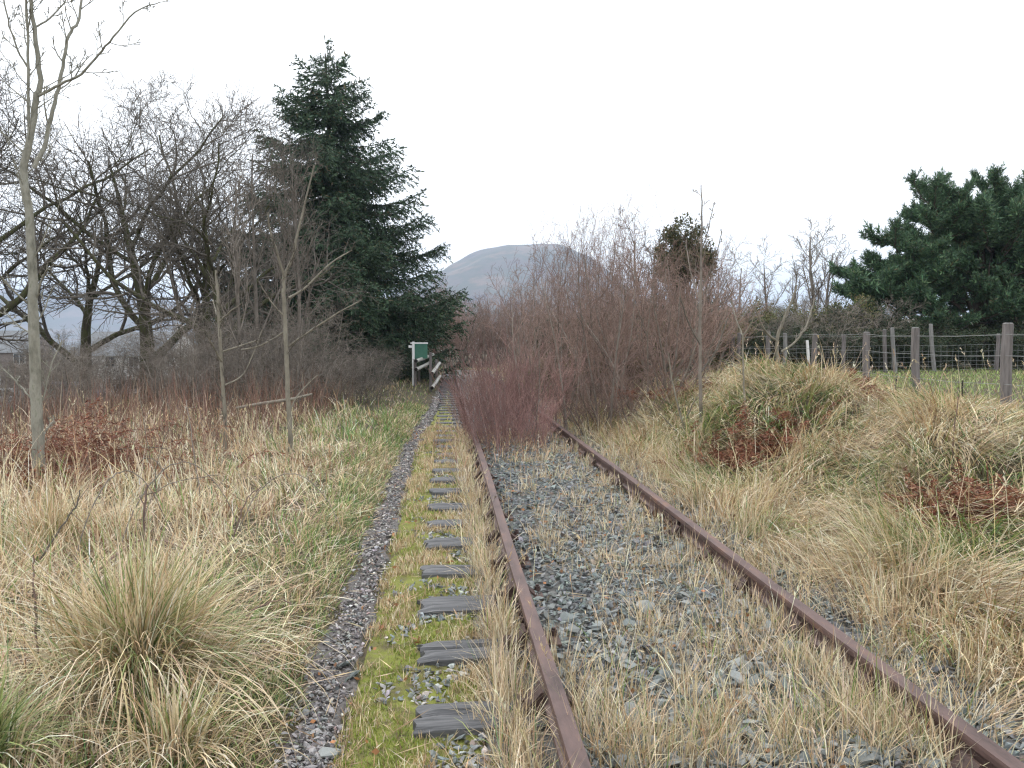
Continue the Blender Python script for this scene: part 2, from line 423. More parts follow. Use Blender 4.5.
def bare_tree(name, seed, prm, height, rad, stems=1, spread=0., mats=('oak_bark', 'oak_twig'), big_levels=2, sides=(9, 6, 4, 3, 3), base_r=.05, limbs_apart=True):
    """root > trunk(s), limbs, crown of branches and twigs"""
    r = random.Random(seed); root = empty(name)
    out = [[] for _ in prm]
    for s in range(stems):
        a = 6.283 * s / max(1, stems) + r.uniform(-.5, .5); sp = spread * r.uniform(.3, 1.1)
        d = nrm((math.cos(a) * sp, math.sin(a) * sp, 1))
        o = base_r * r.uniform(.3, 1) if stems > 1 else 0
        grow(r, (math.cos(a) * o, math.sin(a) * o, -.1), d, height * r.uniform(.78, 1.08) if stems > 1 else height, rad * (r.uniform(.6, 1.1) if stems > 1 else 1), 0, prm, out)
    for pl in out[0]: tube_obj('trunk' if stems == 1 else 'stem', [pl], sides[0], M[mats[0]], root)
    lv = 1
    if limbs_apart and big_levels > 1 and len(prm) > 2:
        for pl in out[1]: tube_obj('limb', [pl], sides[1], M[mats[0]], root)
        lv = 2
    vs, fs, off = [], [], 0
    for k in range(lv, len(prm)):
        if not out[k]: continue
        v, f = tubes(out[k], sides[k]); vs.append(v); fs.append(f + off); off += len(v)
    if vs: link('crown', mesh_data('crown', np.concatenate(vs), *fixed(np.concatenate(fs)), M[mats[1]], smooth=True), root)
    return root

# ------------------------------------------------------------------ blades (grass, stalks) and rhombus sprays (leaves, needles)
def blades(root, h, w, az, lean0, bend, col, seg=3, twist=None):
    N = len(root); t = np.linspace(0, 1, seg + 1)
    th = lean0[:, None] + bend[:, None] * (t[None, :-1] + .5 / seg)
    dl = (h / seg)[:, None]
    hx = np.concatenate([np.zeros((N, 1)), np.cumsum(np.sin(th) * dl, 1)], 1)
    hz = np.concatenate([np.zeros((N, 1)), np.cumsum(np.cos(th) * dl, 1)], 1)
    ca, sa = np.cos(az), np.sin(az)
    C = np.stack([root[:, 0:1] + hx * ca[:, None], root[:, 1:2] + hx * sa[:, None], root[:, 2:3] + hz], -1)
    tw = az + math.pi / 2 + (RNG.uniform(-1.2, 1.2, N) if twist is None else twist)
    S = np.stack([np.cos(tw), np.sin(tw), np.zeros(N)], -1)
    wt = .5 * w[:, None] * (1 - t[None, :-1] ** 1.6 * .75)
    Lv = C[:, :-1] - S[:, None, :] * wt[..., None]; Rv = C[:, :-1] + S[:, None, :] * wt[..., None]
    V = np.concatenate([np.stack([Lv, Rv], 2).reshape(N, -1, 3), C[:, -1:]], 1)
    nv = 2 * seg + 1
    lf = []; ls = [0]
    for s in range(seg - 1):
        a = 2 * s; lf += [a, a + 1, a + 3, a + 2]; ls.append(ls[-1] + 4)
    a = 2 * (seg - 1); lf += [a, a + 1, a + 2]
    lf = np.array(lf); ls = np.array(ls)
    flat = (np.arange(N)[:, None] * nv + lf).ravel()
    starts = (np.arange(N)[:, None] * len(lf) + ls).ravel()
    return V.reshape(-1, 3), flat, starts, np.repeat(col, nv, 0)

def rhombi(p, d, ln, w, col, fold=None):
    """flat leaf / needle spray from p along unit d"""
    N = len(p)
    q = RNG.normal(size=(N, 3)); s = np.cross(d, q); s /= np.maximum(np.linalg.norm(s, axis=1, keepdims=True), 1e-9)
    a = p; c = p + d * ln[:, None]; m = p + d * (ln * .45)[:, None]
    V = np.stack([a, m + s * (w * .5)[:, None], c, m - s * (w * .5)[:, None]], 1)
    f = np.arange(N)[:, None] * 4 + np.arange(4)
    return V.reshape(-1, 3), f.ravel(), np.arange(N) * 4, np.repeat(col, 4, 0)

def join(parts):
    vo = lo = 0; V, F, S, C = [], [], [], []
    for v, f, s, c in parts:
        V.append(v); F.append(f + vo); S.append(s + lo); C.append(c); vo += len(v); lo += len(f)
    return np.concatenate(V), np.concatenate(F), np.concatenate(S), np.concatenate(C)

def arr_obj(name, parts, mat, parent=None, smooth=False):
    v, f, s, c = join(parts) if isinstance(parts, list) else parts
    return link(name, mesh_data(name, v, f, s, M[mat], c, smooth), parent)

def pal(cols, wts, n, var=.22):
    c = np.array(cols)[RNG.choice(len(cols), n, p=np.array(wts) / sum(wts))]
    return np.clip(c * (1 + RNG.normal(0, var, (n, 1))) * (1 + RNG.normal(0, .04, (n, 3))), .01, .85)

STRAW = [(.64,.52,.345), (.56,.43,.265), (.45,.32,.19), (.75,.66,.49), (.28,.19,.115)]
GREEN = [(.13,.22,.055), (.20,.28,.08), (.28,.32,.11), (.10,.20,.075)]

def visible(x, y, z, mx=170, top=-100, bot=960):
    u, v, d = project(x, y, z)
    return (u > -mx) & (u < 1024 + mx) & (v > top) & (v < bot) & (d > .3)

def clumps(x, y, per, h, hs, wd, az, azs, lean, leans, bend, colfn, spread, seg=3, bunch=None):
    """tufts at x,y: 'per' blades each, sharing a lean"""
    n = len(x); k = np.repeat(np.arange(n), per)
    rr = np.abs(RNG.normal(0, 1, len(k))) * spread[k]; a = RNG.uniform(0, 6.28, len(k))
    bx, by = x[k] + rr * np.cos(a), y[k] + rr * np.sin(a)
    hh = h[k] * np.clip(RNG.normal(1, hs, len(k)), .3, 1.9)
    fan = np.clip(rr / (spread[k] * 2), 0, 1)
    # lean away from the tuft's heart mixed with the common lean
    lx = np.cos(az)[k] * lean[k] + np.cos(a) * fan * .55 + RNG.normal(0, azs, len(k))
    ly = np.sin(az)[k] * lean[k] + np.sin(a) * fan * .55 + RNG.normal(0, azs, len(k))
    A = np.arctan2(ly, lx); Lm = np.hypot(lx, ly)
    z = H(bx, by) - .012
    col = colfn(k)
    return blades(np.stack([bx, by, z], -1), hh, wd[k] * RNG.uniform(.6, 1.3, len(k)), A, Lm * .6, Lm * bend[k] + RNG.normal(0, leans, len(k)), col, seg)

# ================================================================== RAILWAY TRACK
RAIL_X = (.456, 1.96); RAIL_TOP = .22; SL_TOP = .062
prof_rail = [(-.034,0),(.034,0),(.036,-.012),(.034,-.034),(.012,-.046),(.0095,-.06),(.0095,-.098),(.014,-.108),(.034,-.118),(.034,-.138),(-.034,-.138),(-.034,-.118),(-.014,-.108),(-.0095,-.098),(-.0095,-.06),(-.012,-.046),(-.034,-.034),(-.036,-.012)]
SLEEPER_Y = [1.95, 2.66] + [3.39 + .735 * i + random.uniform(-.03, .03) for i in range(52)]
chair_bm = MB()
chair_bm.box(-.15, .15, -.08, .08, 0, .026)
for s in (-1, 1):
    chair_bm.prism([(s*.02,.026),(s*.11,.026),(s*.075,.055),(s*.046,.09),(s*.036,.09)] if s > 0 else [(s*.036,.09),(s*.046,.09),(s*.075,.055),(s*.11,.026),(s*.02,.026)],
                   [((0,-.055,0),(1,0,0),(0,0,1)), ((0,.055,0),(1,0,0),(0,0,1))])
chair_proto = chair_bm.build('rail_chair', M['iron'])
bolt_bm = MB()
bolt_bm.tube([(0,0,0),(0,0,.03)], .019, 6); bolt_bm.tube([(0,0,.03),(0,0,.042)], .011, 6)
bolt_me = bolt_bm.build('chair_bolt', M['iron']); bolt_data = bolt_me.data; bpy.data.objects.remove(bolt_me)
chair_data = chair_proto.data; bpy.data.objects.remove(chair_proto)
for k, X in enumerate(RAIL_X):
    rb = MB()
    yy = [1.0 + .5 * i for i in range(80)]
    rb.prism(prof_rail, [((X + .004 * math.sin(y * .9 + k), y, RAIL_TOP + .004 * math.sin(y * .7 + 2 * k)), (1,0,0), (0,0,1)) for y in yy])
    ro = empty('steel_rail', (X, 3, .08))
    o = rb.build('rail_bar', M['rust'], ro); o.location = (-X, -3, -.08)
    tag(ro, ['rusty brown steel rail nearest the stubs of the dark sleepers and the path', 'rusty brown steel rail beside the straw grass of the right bank'][k], 'rail')
    for y in SLEEPER_Y:
        if y > 22: break
        c = link('rail_chair', chair_data, ro, (0, y - 3, SL_TOP - .08))
        if y < 9:
            for sx in (-.125, .125):
                for sy_ in (-.055, .055):
                    if (sx < 0) == (sy_ < 0): link('chair_bolt', bolt_data, c, (sx, sy_, .024))
    for jy in (4.42,) if k == 0 else (6.6,):           # fished joint
        fp = MB()
        for s in (-1, 1): fp.box(s*.011 if s > 0 else -.03, .03 if s > 0 else -.011, jy - .23, jy + .23, RAIL_TOP - .112, RAIL_TOP - .044)
        fp.bevel(.004)
        f = fp.build('fishplate', M['iron'], ro); f.location = (0, -3, -.08)
        for i in range(4):
            nb = MB(); yb = jy - .17 + i * .113
            nb.tube([(-.03, yb, RAIL_TOP - .078), (-.05, yb, RAIL_TOP - .078)], .016, 6)
            nb.build('fish_bolt', M['iron'], f)

def make_sleeper(i, y, split, mossy=False):
    w = random.uniform(.225, .265); x0 = -.145 + random.uniform(-.035, .03); x1 = 2.5 + random.uniform(-.04, .04)
    ro = empty('railway_sleeper', ((x0 + x1) / 2, y, -.08)); cx = (x0 + x1) / 2
    ny = 13; nxs = 34
    gap = random.uniform(-.02, .03); off = random.uniform(0, 9)
    ys_ = np.linspace(-w/2, w/2, ny); xs_ = np.concatenate([np.linspace(0, .45, 18), np.linspace(.6, x1 - x0, 16)])
    V = []; 
    for a, xx in enumerate(xs_):
        for b, yv in enumerate(ys_):
            rag = (.014 * math.sin(yv * 60 + off) + .012 * math.sin(yv * 23 + 2 * off)) * (1 if a == 0 else 0)
            z = SL_TOP + .0014 * math.sin(yv * (70 + 40 * math.sin(off)) + off + 1.5 * math.sin(xx * 2 + off)) + .003 * float(wave(xx * .5 + off * 3, yv * 3 + off, .23, i % 9)) - .018 * max(0, .08 - xx) / .08 * (math.sin(yv * 31 + off) * .5 + .5)
            z -= .012 * (abs(yv) / (w/2)) ** 6
            g = gap + .008 * math.sin(xx * 9 + off)
            z -= split * math.exp(-((yv - g) / .011) ** 2)
            V.append((x0 + xx + rag - cx, yv + .004 * math.sin(xx * 7 + off), z + .08))
    F = [(a*ny+b, (a+1)*ny+b, (a+1)*ny+b+1, a*ny+b+1) for a in range(nxs-1) for b in range(ny-1)]
    nb = len(V)
    def wall(idx):
        base = len(V)
        for q in idx: v = V[q]; V.append((v[0], v[1], -.02))
        for j in range(len(idx)-1): F.append((idx[j], idx[j+1], base+j+1, base+j))
    wall([a*ny for a in range(nxs)]); wall([a*ny+ny-1 for a in range(nxs)][::-1]); wall([b for b in range(ny)][::-1]); wall([(nxs-1)*ny+b for b in range(ny)])
    me = mesh_data('timber', V, *fixed(np.array(F)), M['moss_sleeper' if mossy else 'sleeper'])
    link('timber', me, ro)
    return ro
ORD = ['nearest', 'second nearest', 'third nearest', 'fourth nearest', 'fifth nearest', 'sixth nearest', 'seventh nearest', 'eighth nearest', 'ninth nearest', 'tenth nearest']
for i, y in enumerate(SLEEPER_Y):
    if y < 3: continue
    k = i - 2
    s = make_sleeper(i, y, .03 if k in (0, 1) else random.choice([0, .006, .014, .02]))
    s.location.z += -.02 if k > 14 else random.uniform(-.022, .008); s.rotation_euler = (random.uniform(-.022, .022), random.uniform(-.004, .004), random.uniform(-.025, .025))
    lab = ('split dark grey timber sleeper %s the camera, moss growing in its crack' % ORD[k]) if k < 2 else (
        ('dark grey timber sleeper stub by the moss, %s the camera' % ORD[k]) if k < 10 else 'distant dark timber sleeper where the path joins the track')
    tag(s, lab, 'sleeper', 'timber sleepers under the left rail' if k < 10 else 'distant sleepers along the path')

# ------------------------------------------------------------------ crushed stone
rock_protos = []
for s in range(12):
    bm = bmesh.new(); rg = random.Random(100 + s)
    for k in range(9):
        u = rnd_unit(rg); bm.verts.new((u[0] * .6 * rg.uniform(.7, 1), u[1] * .42 * rg.uniform(.7, 1), u[2] * .2 * rg.uniform(.7, 1)))
    res = bmesh.ops.convex_hull(bm, input=bm.verts[:])
    for v in [v for v in bm.verts if not v.link_faces]: bm.verts.remove(v)
    bmesh.ops.triangulate(bm, faces=bm.faces[:]); bmesh.ops.recalc_face_normals(bm, faces=bm.faces[:])
    bm.verts.index_update()
    rock_protos.append((np.array([v.co[:] for v in bm.verts]), np.array([[v.index for v in f.verts] for f in bm.faces])))
    bm.free()
def rot_mats(n, tilt=.6):
    a = RNG.uniform(0, 6.28, n); b = RNG.normal(0, tilt, n); c = RNG.normal(0, tilt, n)
    ca, sa, cb, sb, cc, sc_ = np.cos(a), np.sin(a), np.cos(b), np.sin(b), np.cos(c), np.sin(c)
    Z = np.zeros(n); O = np.ones(n)
    Rz = np.stack([ca,-sa,Z, sa,ca,Z, Z,Z,O], -1).reshape(n,3,3)
    Rx = np.stack([O,Z,Z, Z,cb,-sb, Z,sb,cb], -1).reshape(n,3,3)
    Ry = np.stack([cc,Z,sc_, Z,O,Z, -sc_,Z,cc], -1).reshape(n,3,3)
    return Rz @ Rx @ Ry
def rocks(pos, size, col, tilt=.5):
    out = []; pr = RNG.integers(0, len(rock_protos), len(pos)); Rm = rot_mats(len(pos), tilt)
    for k, (v, f) in enumerate(rock_protos):
        m = np.where(pr == k)[0]
        if not len(m): continue
        V = np.einsum('nij,vj->nvi', Rm[m], v) * size[m][:, None, None] + pos[m][:, None, :]
        ff = (np.arange(len(m))[:, None, None] * len(v) + f[None]).reshape(-1)
        out.append((V.reshape(-1, 3), ff, np.arange(len(m) * len(f)) * 3, np.repeat(col[m], len(v), 0)))
    return out
rock_data = {}
def rock_pieces(name, pos, size, parent, matname):
    """single stones, sharing 12 meshes"""
    for p, s in zip(pos, size):
        k = random.randrange(len(rock_protos))
        if (k, matname) not in rock_data:
            v, f = rock_protos[k]; rock_data[(k, matname)] = mesh_data(name, v, *fixed(f), M[matname])
        o = link(name, rock_data[(k, matname)], parent, p)
        o.rotation_euler = (random.gauss(0, .45), random.gauss(0, .45), random.uniform(0, 6.28)); o.scale = (s, s, s)
SLATE = [(.13,.148,.148), (.16,.18,.178), (.19,.208,.204), (.23,.245,.24), (.15,.155,.16), (.28,.285,.28), (.19,.16,.13)]
# ballast between and beside the rails
n = 30000
by = 2.2 + (RNG.uniform(0, 1, n) ** 1.7) * 17; bx = RNG.uniform(.505, 2.8, n)
keep = (np.abs(bx - RAIL_X[1]) > .05) & (bx > .5)
keep &= ~((bx > 2.15) & (RNG.uniform(0, 1, n) > np.interp(bx, [2.15, 2.8], [1, .35])))
keep &= visible(bx, by, .05 + 0 * bx, 120, 0, 860)
bx, by = bx[keep], by[keep]; n = len(bx)
size = np.clip(RNG.lognormal(math.log(.04), .38, n), .016, .11) * np.interp(by, [2, 8, 19], [1, 1.05, 1.5])
bz = H(bx, by) + .022 + RNG.uniform(0, .022, n) + bed_lift(bx) + .008 * wave(bx, by, .8, 2)
pos = np.stack([bx, by, bz], -1)
show = size / by * (bz > np.median(bz)); order = np.argsort(-show)
u, v, d = project(bx, by, bz); inside = (u > 0) & (u < 1024) & (v < 768)
one = [q for q in order if inside[q]][:300]
rest = np.setdiff1d(np.arange(n), one)
o = arr_obj('ballast_stones', rocks(pos[rest], size[rest], pal(SLATE, [4,5,4,2,3,.6,1.6], len(rest), .13)), 'stone', track_bed); tag(o, kind='stuff')
rock_pieces('ballast_stone', pos[one] + np.array([0, 0, .008]), size[one] * 1.12, track_bed, 'stone_one')
# stones showing between the sleeper ends
n = 5200
bx = RNG.uniform(-.34, .16, n); by = 2.3 + RNG.uniform(0, 1, n) ** 1.5 * 11
sy = np.array(SLEEPER_Y); dist = np.min(np.abs(by[:, None] - sy[None]), 1)
keep = (dist > .15) & (wave(bx, by, .75, 8) > -.05) & ((bx > -.16) | (RNG.uniform(0, 1, n) < .35)); bx, by = bx[keep], by[keep]; n = len(bx)
size = np.clip(RNG.normal(.035, .012, n), .015, .075)
o = arr_obj('verge_stones', rocks(np.stack([bx, by, H(bx, by) + .028], -1), size, pal(SLATE + [(.4,.37,.34)], [3,4,4,4,3,2,2,2], n)), 'stone', moss_strip); tag(o, kind='stuff')
# path stones
n = 13000
py_ = 2.6 + RNG.uniform(0, 1, n) ** 1.9 * 30; off = np.clip(RNG.normal(0, .064, n), -.15, .15)
px_ = path_x(py_) + off + edge_w(py_, 2) * .6
size = np.clip(RNG.lognormal(math.log(.021), .38, n), .01, .075) * np.interp(py_, [2, 8, 30], [1, 1.15, 2.2])
pz = H(px_, py_) + .016 + RNG.uniform(0, .01, n); pos = np.stack([px_, py_, pz], -1)
PATHC = [(.085,.078,.076), (.145,.132,.128), (.23,.212,.208), (.38,.36,.35), (.14,.152,.15), (.26,.21,.19), (.52,.5,.49)]
u, v, d = project(px_, py_, pz); inside = (u > 0) & (v < 768)
order = np.argsort(-size / py_); one = [q for q in order if inside[q]][:220]; rest = np.setdiff1d(np.arange(n), one)
o = arr_obj('path_stones', rocks(pos[rest], size[rest], pal(PATHC, [4,5,5,3,3,3,1.3], len(rest))), 'stone', gravel_path); tag(o, kind='stuff')
rock_pieces('path_stone', pos[one], size[one], gravel_path, 'path_one')
for (px0, py0, Y0, s0) in ((342, 657, 4.1, .10), (351, 671, 3.95, .09), (333, 752, 3.2, .1)):
    p = at(px0, py0, Y0)
    rock_pieces('path_stone', [(p.x, Y0, float(H(p.x, Y0)) + .02)], [s0 * 1.2], gravel_path, 'stone_one')

# ================================================================== GRASS
def cloud(n, x0, x1, y0, y1, ypow=1.7):
    return RNG.uniform(x0, x1, n), y0 + (y1 - y0) * RNG.uniform(0, 1, n) ** ypow
def grass_colors(x, y, green, red=0.0, wts=(5, 4, 2.4, 5.5, 1)):
    """function giving blade colours by tuft: green 0..1 per tuft"""
    tone = 1 + .16 * wave(x, y, 1.3, 15)
    def f(k):
        m = len(k)
        c = pal(STRAW, list(wts), m); g = pal(GREEN, [3,4,3,2], m)
        gm = RNG.uniform(0, 1, m) < green[k]
        c[gm] = g[gm]
        if np.ndim(red) or red:
            rd = red[k] if np.ndim(red) else red
            rm = RNG.uniform(0, 1, m) < rd
            c[rm] = pal([(.27,.16,.09), (.2,.105,.06), (.36,.22,.11)], [3,2,2], int(rm.sum()))
        return np.clip(c * tone[k][:, None], .01, .85)
    return f

# --- left bank
x, y = cloud(9500, -15, -.75, 2.2, 17, 1.35)
lf = path_x(y) - .2 - x
k = (lf > 0) & visible(x, y, H(x, y)); k &= RNG.uniform(0, 1, len(x)) < np.interp(y, [2, 5, 17], [1, .95, .75]) * np.where(lf > 1.7, np.interp(y, [7.5, 10, 14], [1, .4, .2]), 1)
x, y, lf = x[k], y[k], lf[k]; n = len(x)
pn = wave(x, y, 1.6, 11)
green = np.clip(.1 + .3 * pn + .55 * gauss(x, y, -1.25, 5.0, .45, .9) + .45 * sm(1.0, 0.1, lf) + .5 * gauss(x, y, -1.6, 14, 1.2, 4), .02, .8)
h = np.interp(lf, [0, .25, .9, 1.8, 3.5], [.09, .13, .22, .35, .44]) * np.clip(1 + .4 * wave(x, y, 1.1, 6), .5, 1.6) * (1 - .4 * gauss(x, y, -1.25, 5.0, .45, .9))
red = np.clip(.08 + .35 * sm(.3, .9, wave(x, y, 2.6, 18)), 0, .6)
per = np.clip(np.interp(y, [2, 5, 9, 17], [19, 17, 11, 7]), 6, 40).astype(int)
wd = np.interp(y, [2, 4, 9, 17], [.0055, .0065, .010, .016])
laz = 2.2 + 1.5 * wave(x, y, 2.2, 2) + np.where(lf < .4, -1.6, 0)
gl = clumps(x, y, per, h, .3, wd, laz, .28, np.clip(.55 + .35 * wave(x, y, 1.5, 9), .1, 1.2), .25, 1.3 + 0 * x, grass_colors(x, y, green, red), np.interp(y, [2, 17], [.055, .12]))
tag(arr_obj('bank_grass', gl, 'grass'), 'long straw-coloured winter grass on the bank left of the path', 'grass', kind='stuff')
# thatch lying flat between the tufts
x, y = cloud(23000, -9, -.8, 2.2, 12, 1.4); lf = path_x(y) - .18 - x; k = (lf > 0) & visible(x, y, H(x, y)); x, y, lf = x[k], y[k], lf[k]; n = len(x)
th = blades(np.stack([x, y, H(x, y) + RNG.uniform(.005, .09, n) * np.clip(lf, .2, 1)], -1), RNG.uniform(.12, .4, n), np.interp(y, [2, 12], [.0055, .011]), RNG.uniform(0, 6.28, n), RNG.uniform(1.1, 1.6, n), RNG.normal(.1, .3, n), pal(STRAW, [4,5,4,3,2], n), 3)
tag(arr_obj('dead_thatch', th, 'grass'), 'flattened dead grass lying between the tufts left of the path', 'grass', kind='stuff')

# --- right bank: combed long grass
x, y = cloud(8800, 2.15, 8.6, 3.0, 17.5, 1.25)
k = visible(x, y, H(x, y)); k &= RNG.uniform(0, 1, len(x)) < np.interp(x, [2.15, 2.5, 2.8], [.3, .8, 1]); k &= ~((x > 8.0) & (y > 9.6))
k &= RNG.uniform(0, 1, len(x)) > 1.0 * gauss(x, y, 3.8, 9.35, .6, .55) + .95 * gauss(x, y, 4.15, 5.9, .5, .35)
x, y = x[k], y[k]; n = len(x)
pn = wave(x, y, 1.9, 5)
green = np.clip(.2 + .4 * pn + .45 * gauss(x, y, 6.1, 12.9, 1.0, .8) + .5 * gauss(x, y, 4.6, 5.3, .8, .7) + .35 * gauss(x, y, 4.0, 10.6, 1.0, .9) - .3 * sm(3.1, 2.4, x), .02, .9)
green = np.where(gauss(x, y, 6.3, 12.9, .8, .6) > .5, .97, green)
h = np.interp(x, [2.15, 2.6, 3.4, 5.6, 6.8, 8], [.2, .34, .46, .4, .22, .12]) * np.clip(1 + .35 * wave(x, y, 1.2, 6), .5, 1.5)
per = np.clip(np.interp(y, [3, 6, 10, 17], [21, 18, 12, 8]), 6, 40).astype(int)
wd = np.interp(y, [3, 5, 9, 17], [.0058, .0068, .010, .016])
laz = -2.3 + 1.7 * wave(x, y, 2.0, 14)                       # falls towards the track and the camera
lean = np.clip(np.interp(x, [2.2, 2.8, 3.6], [.4, .7, 1.25]) + .5 * wave(x, y, 1.3, 20), .15, 1.9)
gr = clumps(x, y, per, h, .28, wd, laz, .2, lean, .22, 1.15 + 0 * x, grass_colors(x, y, green, np.clip(.03 + .15 * wave(x, y, 2.1, 12), 0, .3), (6, 4, 1.5, 7, .4)), np.interp(y, [3, 17], [.06, .12]))
tag(arr_obj('bank_grass', gr, 'grass'), 'long combed-over straw and green grass on the bank right of the track', 'grass', kind='stuff')

# thatch pressed flat on the right bank
x, y = cloud(15000, 2.5, 8.2, 3.2, 14, 1.3); k = visible(x, y, H(x, y)); x, y = x[k], y[k]; n = len(x)
tc_ = pal(STRAW, [4,5,4,4,2], n); gm = RNG.uniform(0, 1, n) < np.clip(.15 + .4 * wave(x, y, 1.9, 5), 0, .8); tc_[gm] = pal(GREEN, [3,4,3,2], int(gm.sum()))
th = blades(np.stack([x, y, H(x, y) + RNG.uniform(.03, .2, n) * np.interp(x, [5.5, 7], [1, .3])], -1), RNG.uniform(.2, .55, n) * np.interp(x, [5.5, 7], [1, .5]), np.interp(y, [3, 14], [.006, .013]), -2.0 + 1.7 * wave(x, y, 2.0, 14) + RNG.normal(0, .55, n), RNG.uniform(.8, 1.6, n), RNG.normal(.35, .35, n), tc_, 3)
tag(arr_obj('dead_thatch', th, 'grass'), 'combed flat dead grass matted on the right bank', 'grass', kind='stuff')
# flowering stems with seed heads standing over the grass
n = 1100; side = RNG.uniform(0, 1, n); x = np.where(side < .5, RNG.uniform(-6, -1.5, n), np.where(side < .75, RNG.uniform(.15, 2.4, n), RNG.uniform(2.4, 6.5, n))); y = 2.6 + 9.5 * RNG.uniform(0, 1, n) ** 1.2
k = visible(x, y, H(x, y)) & (np.abs(x - .456) > .05) & (np.abs(x - 1.96) > .05) & ~((x > .5) & (x < 1.9) & (RNG.uniform(0, 1, n) < .6)); x, y = x[k], y[k]; n = len(x)
hh = np.where((x > 0) & (x < 2.4), RNG.uniform(.25, .42, n), RNG.uniform(.45, .85, n)); az = RNG.uniform(0, 6.28, n); le = RNG.uniform(.02, .3, n); be = RNG.uniform(.1, .6, n); sc0 = pal(STRAW, [4,4,2,4,.5], n)
st_ = blades(np.stack([x, y, H(x, y) - .01], -1), hh, np.interp(y, [2, 12], [.004, .008]), az, le, be, sc0, 4)
tipv = st_[0].reshape(n, 9, 3)[:, -1]; prev = st_[0].reshape(n, 9, 3)[:, 6:8].mean(1); dr = tipv - prev; dr /= np.linalg.norm(dr, axis=1, keepdims=True)
kk = np.repeat(np.arange(n), 9); d = dr[kk] + RNG.normal(0, .35, (len(kk), 3)); d /= np.linalg.norm(d, axis=1, keepdims=True)
sd_ = rhombi(tipv[kk] - dr[kk] * RNG.uniform(0, .11, len(kk))[:, None], d, RNG.uniform(.02, .045, len(kk)), np.interp(y[kk], [2, 12], [.005, .010]), sc0[kk] * .92)
tag(arr_obj('seeding_grass', [st_, sd_], 'grass'), 'tall thin dead grass stems with seed heads standing above the turf', 'grass', kind='stuff')

# --- tufts along and between the rails
def track_patch(specs):
    X, Y, Hh, G = [], [], [], []
    for (cx, cyv, sx, sy_, cnt, hh, g) in specs:
        X.append(RNG.normal(cx, sx, cnt)); Y.append(RNG.normal(cyv, sy_, cnt)); Hh.append(np.full(cnt, hh)); G.append(np.full(cnt, g))
    return map(np.concatenate, (X, Y, Hh, G))
def gp(px, py):                                     # bearing of a tuft on the flat track bed
    a = at(px, py, 5.0); t = (a.z - CAMZ) / 5.0; Y = (0.05 - CAMZ) / t
    return at(px, py, Y).x, Y
specs = []
for (px, py, sx, sy_, c, hh, g) in ((600,735,.09,.22,52,.25,.08), (560,690,.05,.15,16,.24,.05), (660,640,.10,.28,36,.19,.04), (690,700,.14,.26,40,.22,.08), (735,640,.12,.3,40,.19,.05), (620,580,.05,.25,14,.16,.03),
        (550,545,.06,.14,30,.17,.02), (640,535,.08,.4,26,.16,.03), (580,515,.06,.3,22,.15,.02), (700,550,.11,.5,50,.2,.04), (760,612,.08,.25,26,.22,.05), (840,705,.12,.22,52,.24,.1), (790,740,.18,.12,50,.22,.12), (890,740,.1,.15,40,.26,.1), (930,760,.1,.12,30,.25,.1),
        (600,500,.2,.7,60,.15,.02), (560,470,.2,.9,30,.14,.02), (640,440,.15,1.2,30,.16,.02), (650,470,.12,.8,34,.18,.02), (600,560,.07,.3,20,.16,.02), (640,560,.2,.5,44,.15,.03), (600,620,.12,.3,22,.12,.03), (720,600,.2,.4,34,.16,.04), (780,660,.16,.25,34,.18,.05), (650,500,.06,.5,14,.17,.02), (620,470,.06,.8,14,.18,.02), (540,470,.2,.8,14,.12,.02), (560,640,.05,.1,5,.15,.1), (700,760,.14,.1,30,.24,.1), (640,765,.1,.1,34,.24,.1), (770,680,.1,.1,10,.15,.1)):
    gx_, gy_ = gp(px, py); specs.append((gx_, gy_, sx, sy_, c, hh, g))
x, y, h, g = track_patch(specs)
# continuous strip left of the left rail
n2 = 620; y2 = 2.3 + RNG.uniform(0, 1, n2) ** 1.4 * 12; x2 = RNG.normal(.29, .065, n2) ; kk = (wave(x2, y2, .8, 13) > -.75); x2, y2 = x2[kk], y2[kk]
n4 = 900; x4, y4 = RNG.uniform(.75, 1.9, n4), 2.6 + RNG.uniform(0, 1, n4) ** 1.2 * 9; kk = wave(x4 + .25 * y4, y4 * .6, .8, 21) + .35 * (x4 - 1.2) > .12; x4, y4 = x4[kk], y4[kk]
# foot of the right rail, both sides
n3 = 480; y3 = 2.5 + RNG.uniform(0, 1, n3) ** 1.3 * 12; x3 = 1.96 + np.where(RNG.uniform(0, 1, n3) < .4, -1, 1) * np.abs(RNG.normal(.16, .08, n3)); kk = wave(x3, y3, 1.5, 17) > -.35; x3, y3 = x3[kk], y3[kk]
x = np.concatenate([x, x2, x3, x4]); y = np.concatenate([y, y2, y3, y4])
h = np.concatenate([h, .2 + .05 * wave(x2, y2, .5, 1), .2 + 0 * x3, .18 + .05 * wave(x4, y4, .6, 3)]); g = np.concatenate([g, .05 + 0 * x2, .06 + 0 * x3, .05 + 0 * x4])
k = (np.abs(x - RAIL_X[0]) > .05) & (np.abs(x - RAIL_X[1]) > .05) & (y > 1.8); x, y, h, g = x[k], y[k], h[k], g[k]; n = len(x)
ORANGE = [(.60,.49,.33), (.52,.41,.26), (.66,.58,.43), (.42,.28,.16)]
def tuft_col(kx):
    m = len(kx); c = pal(ORANGE, [5,4,4,1.5], m); gg = RNG.uniform(0, 1, m) < g[kx]; c[gg] = pal(GREEN, [2,4,3,1], int(gg.sum())); return c
per = np.clip(np.interp(y, [2, 5, 14], [17, 12, 7]), 4, 30).astype(int)
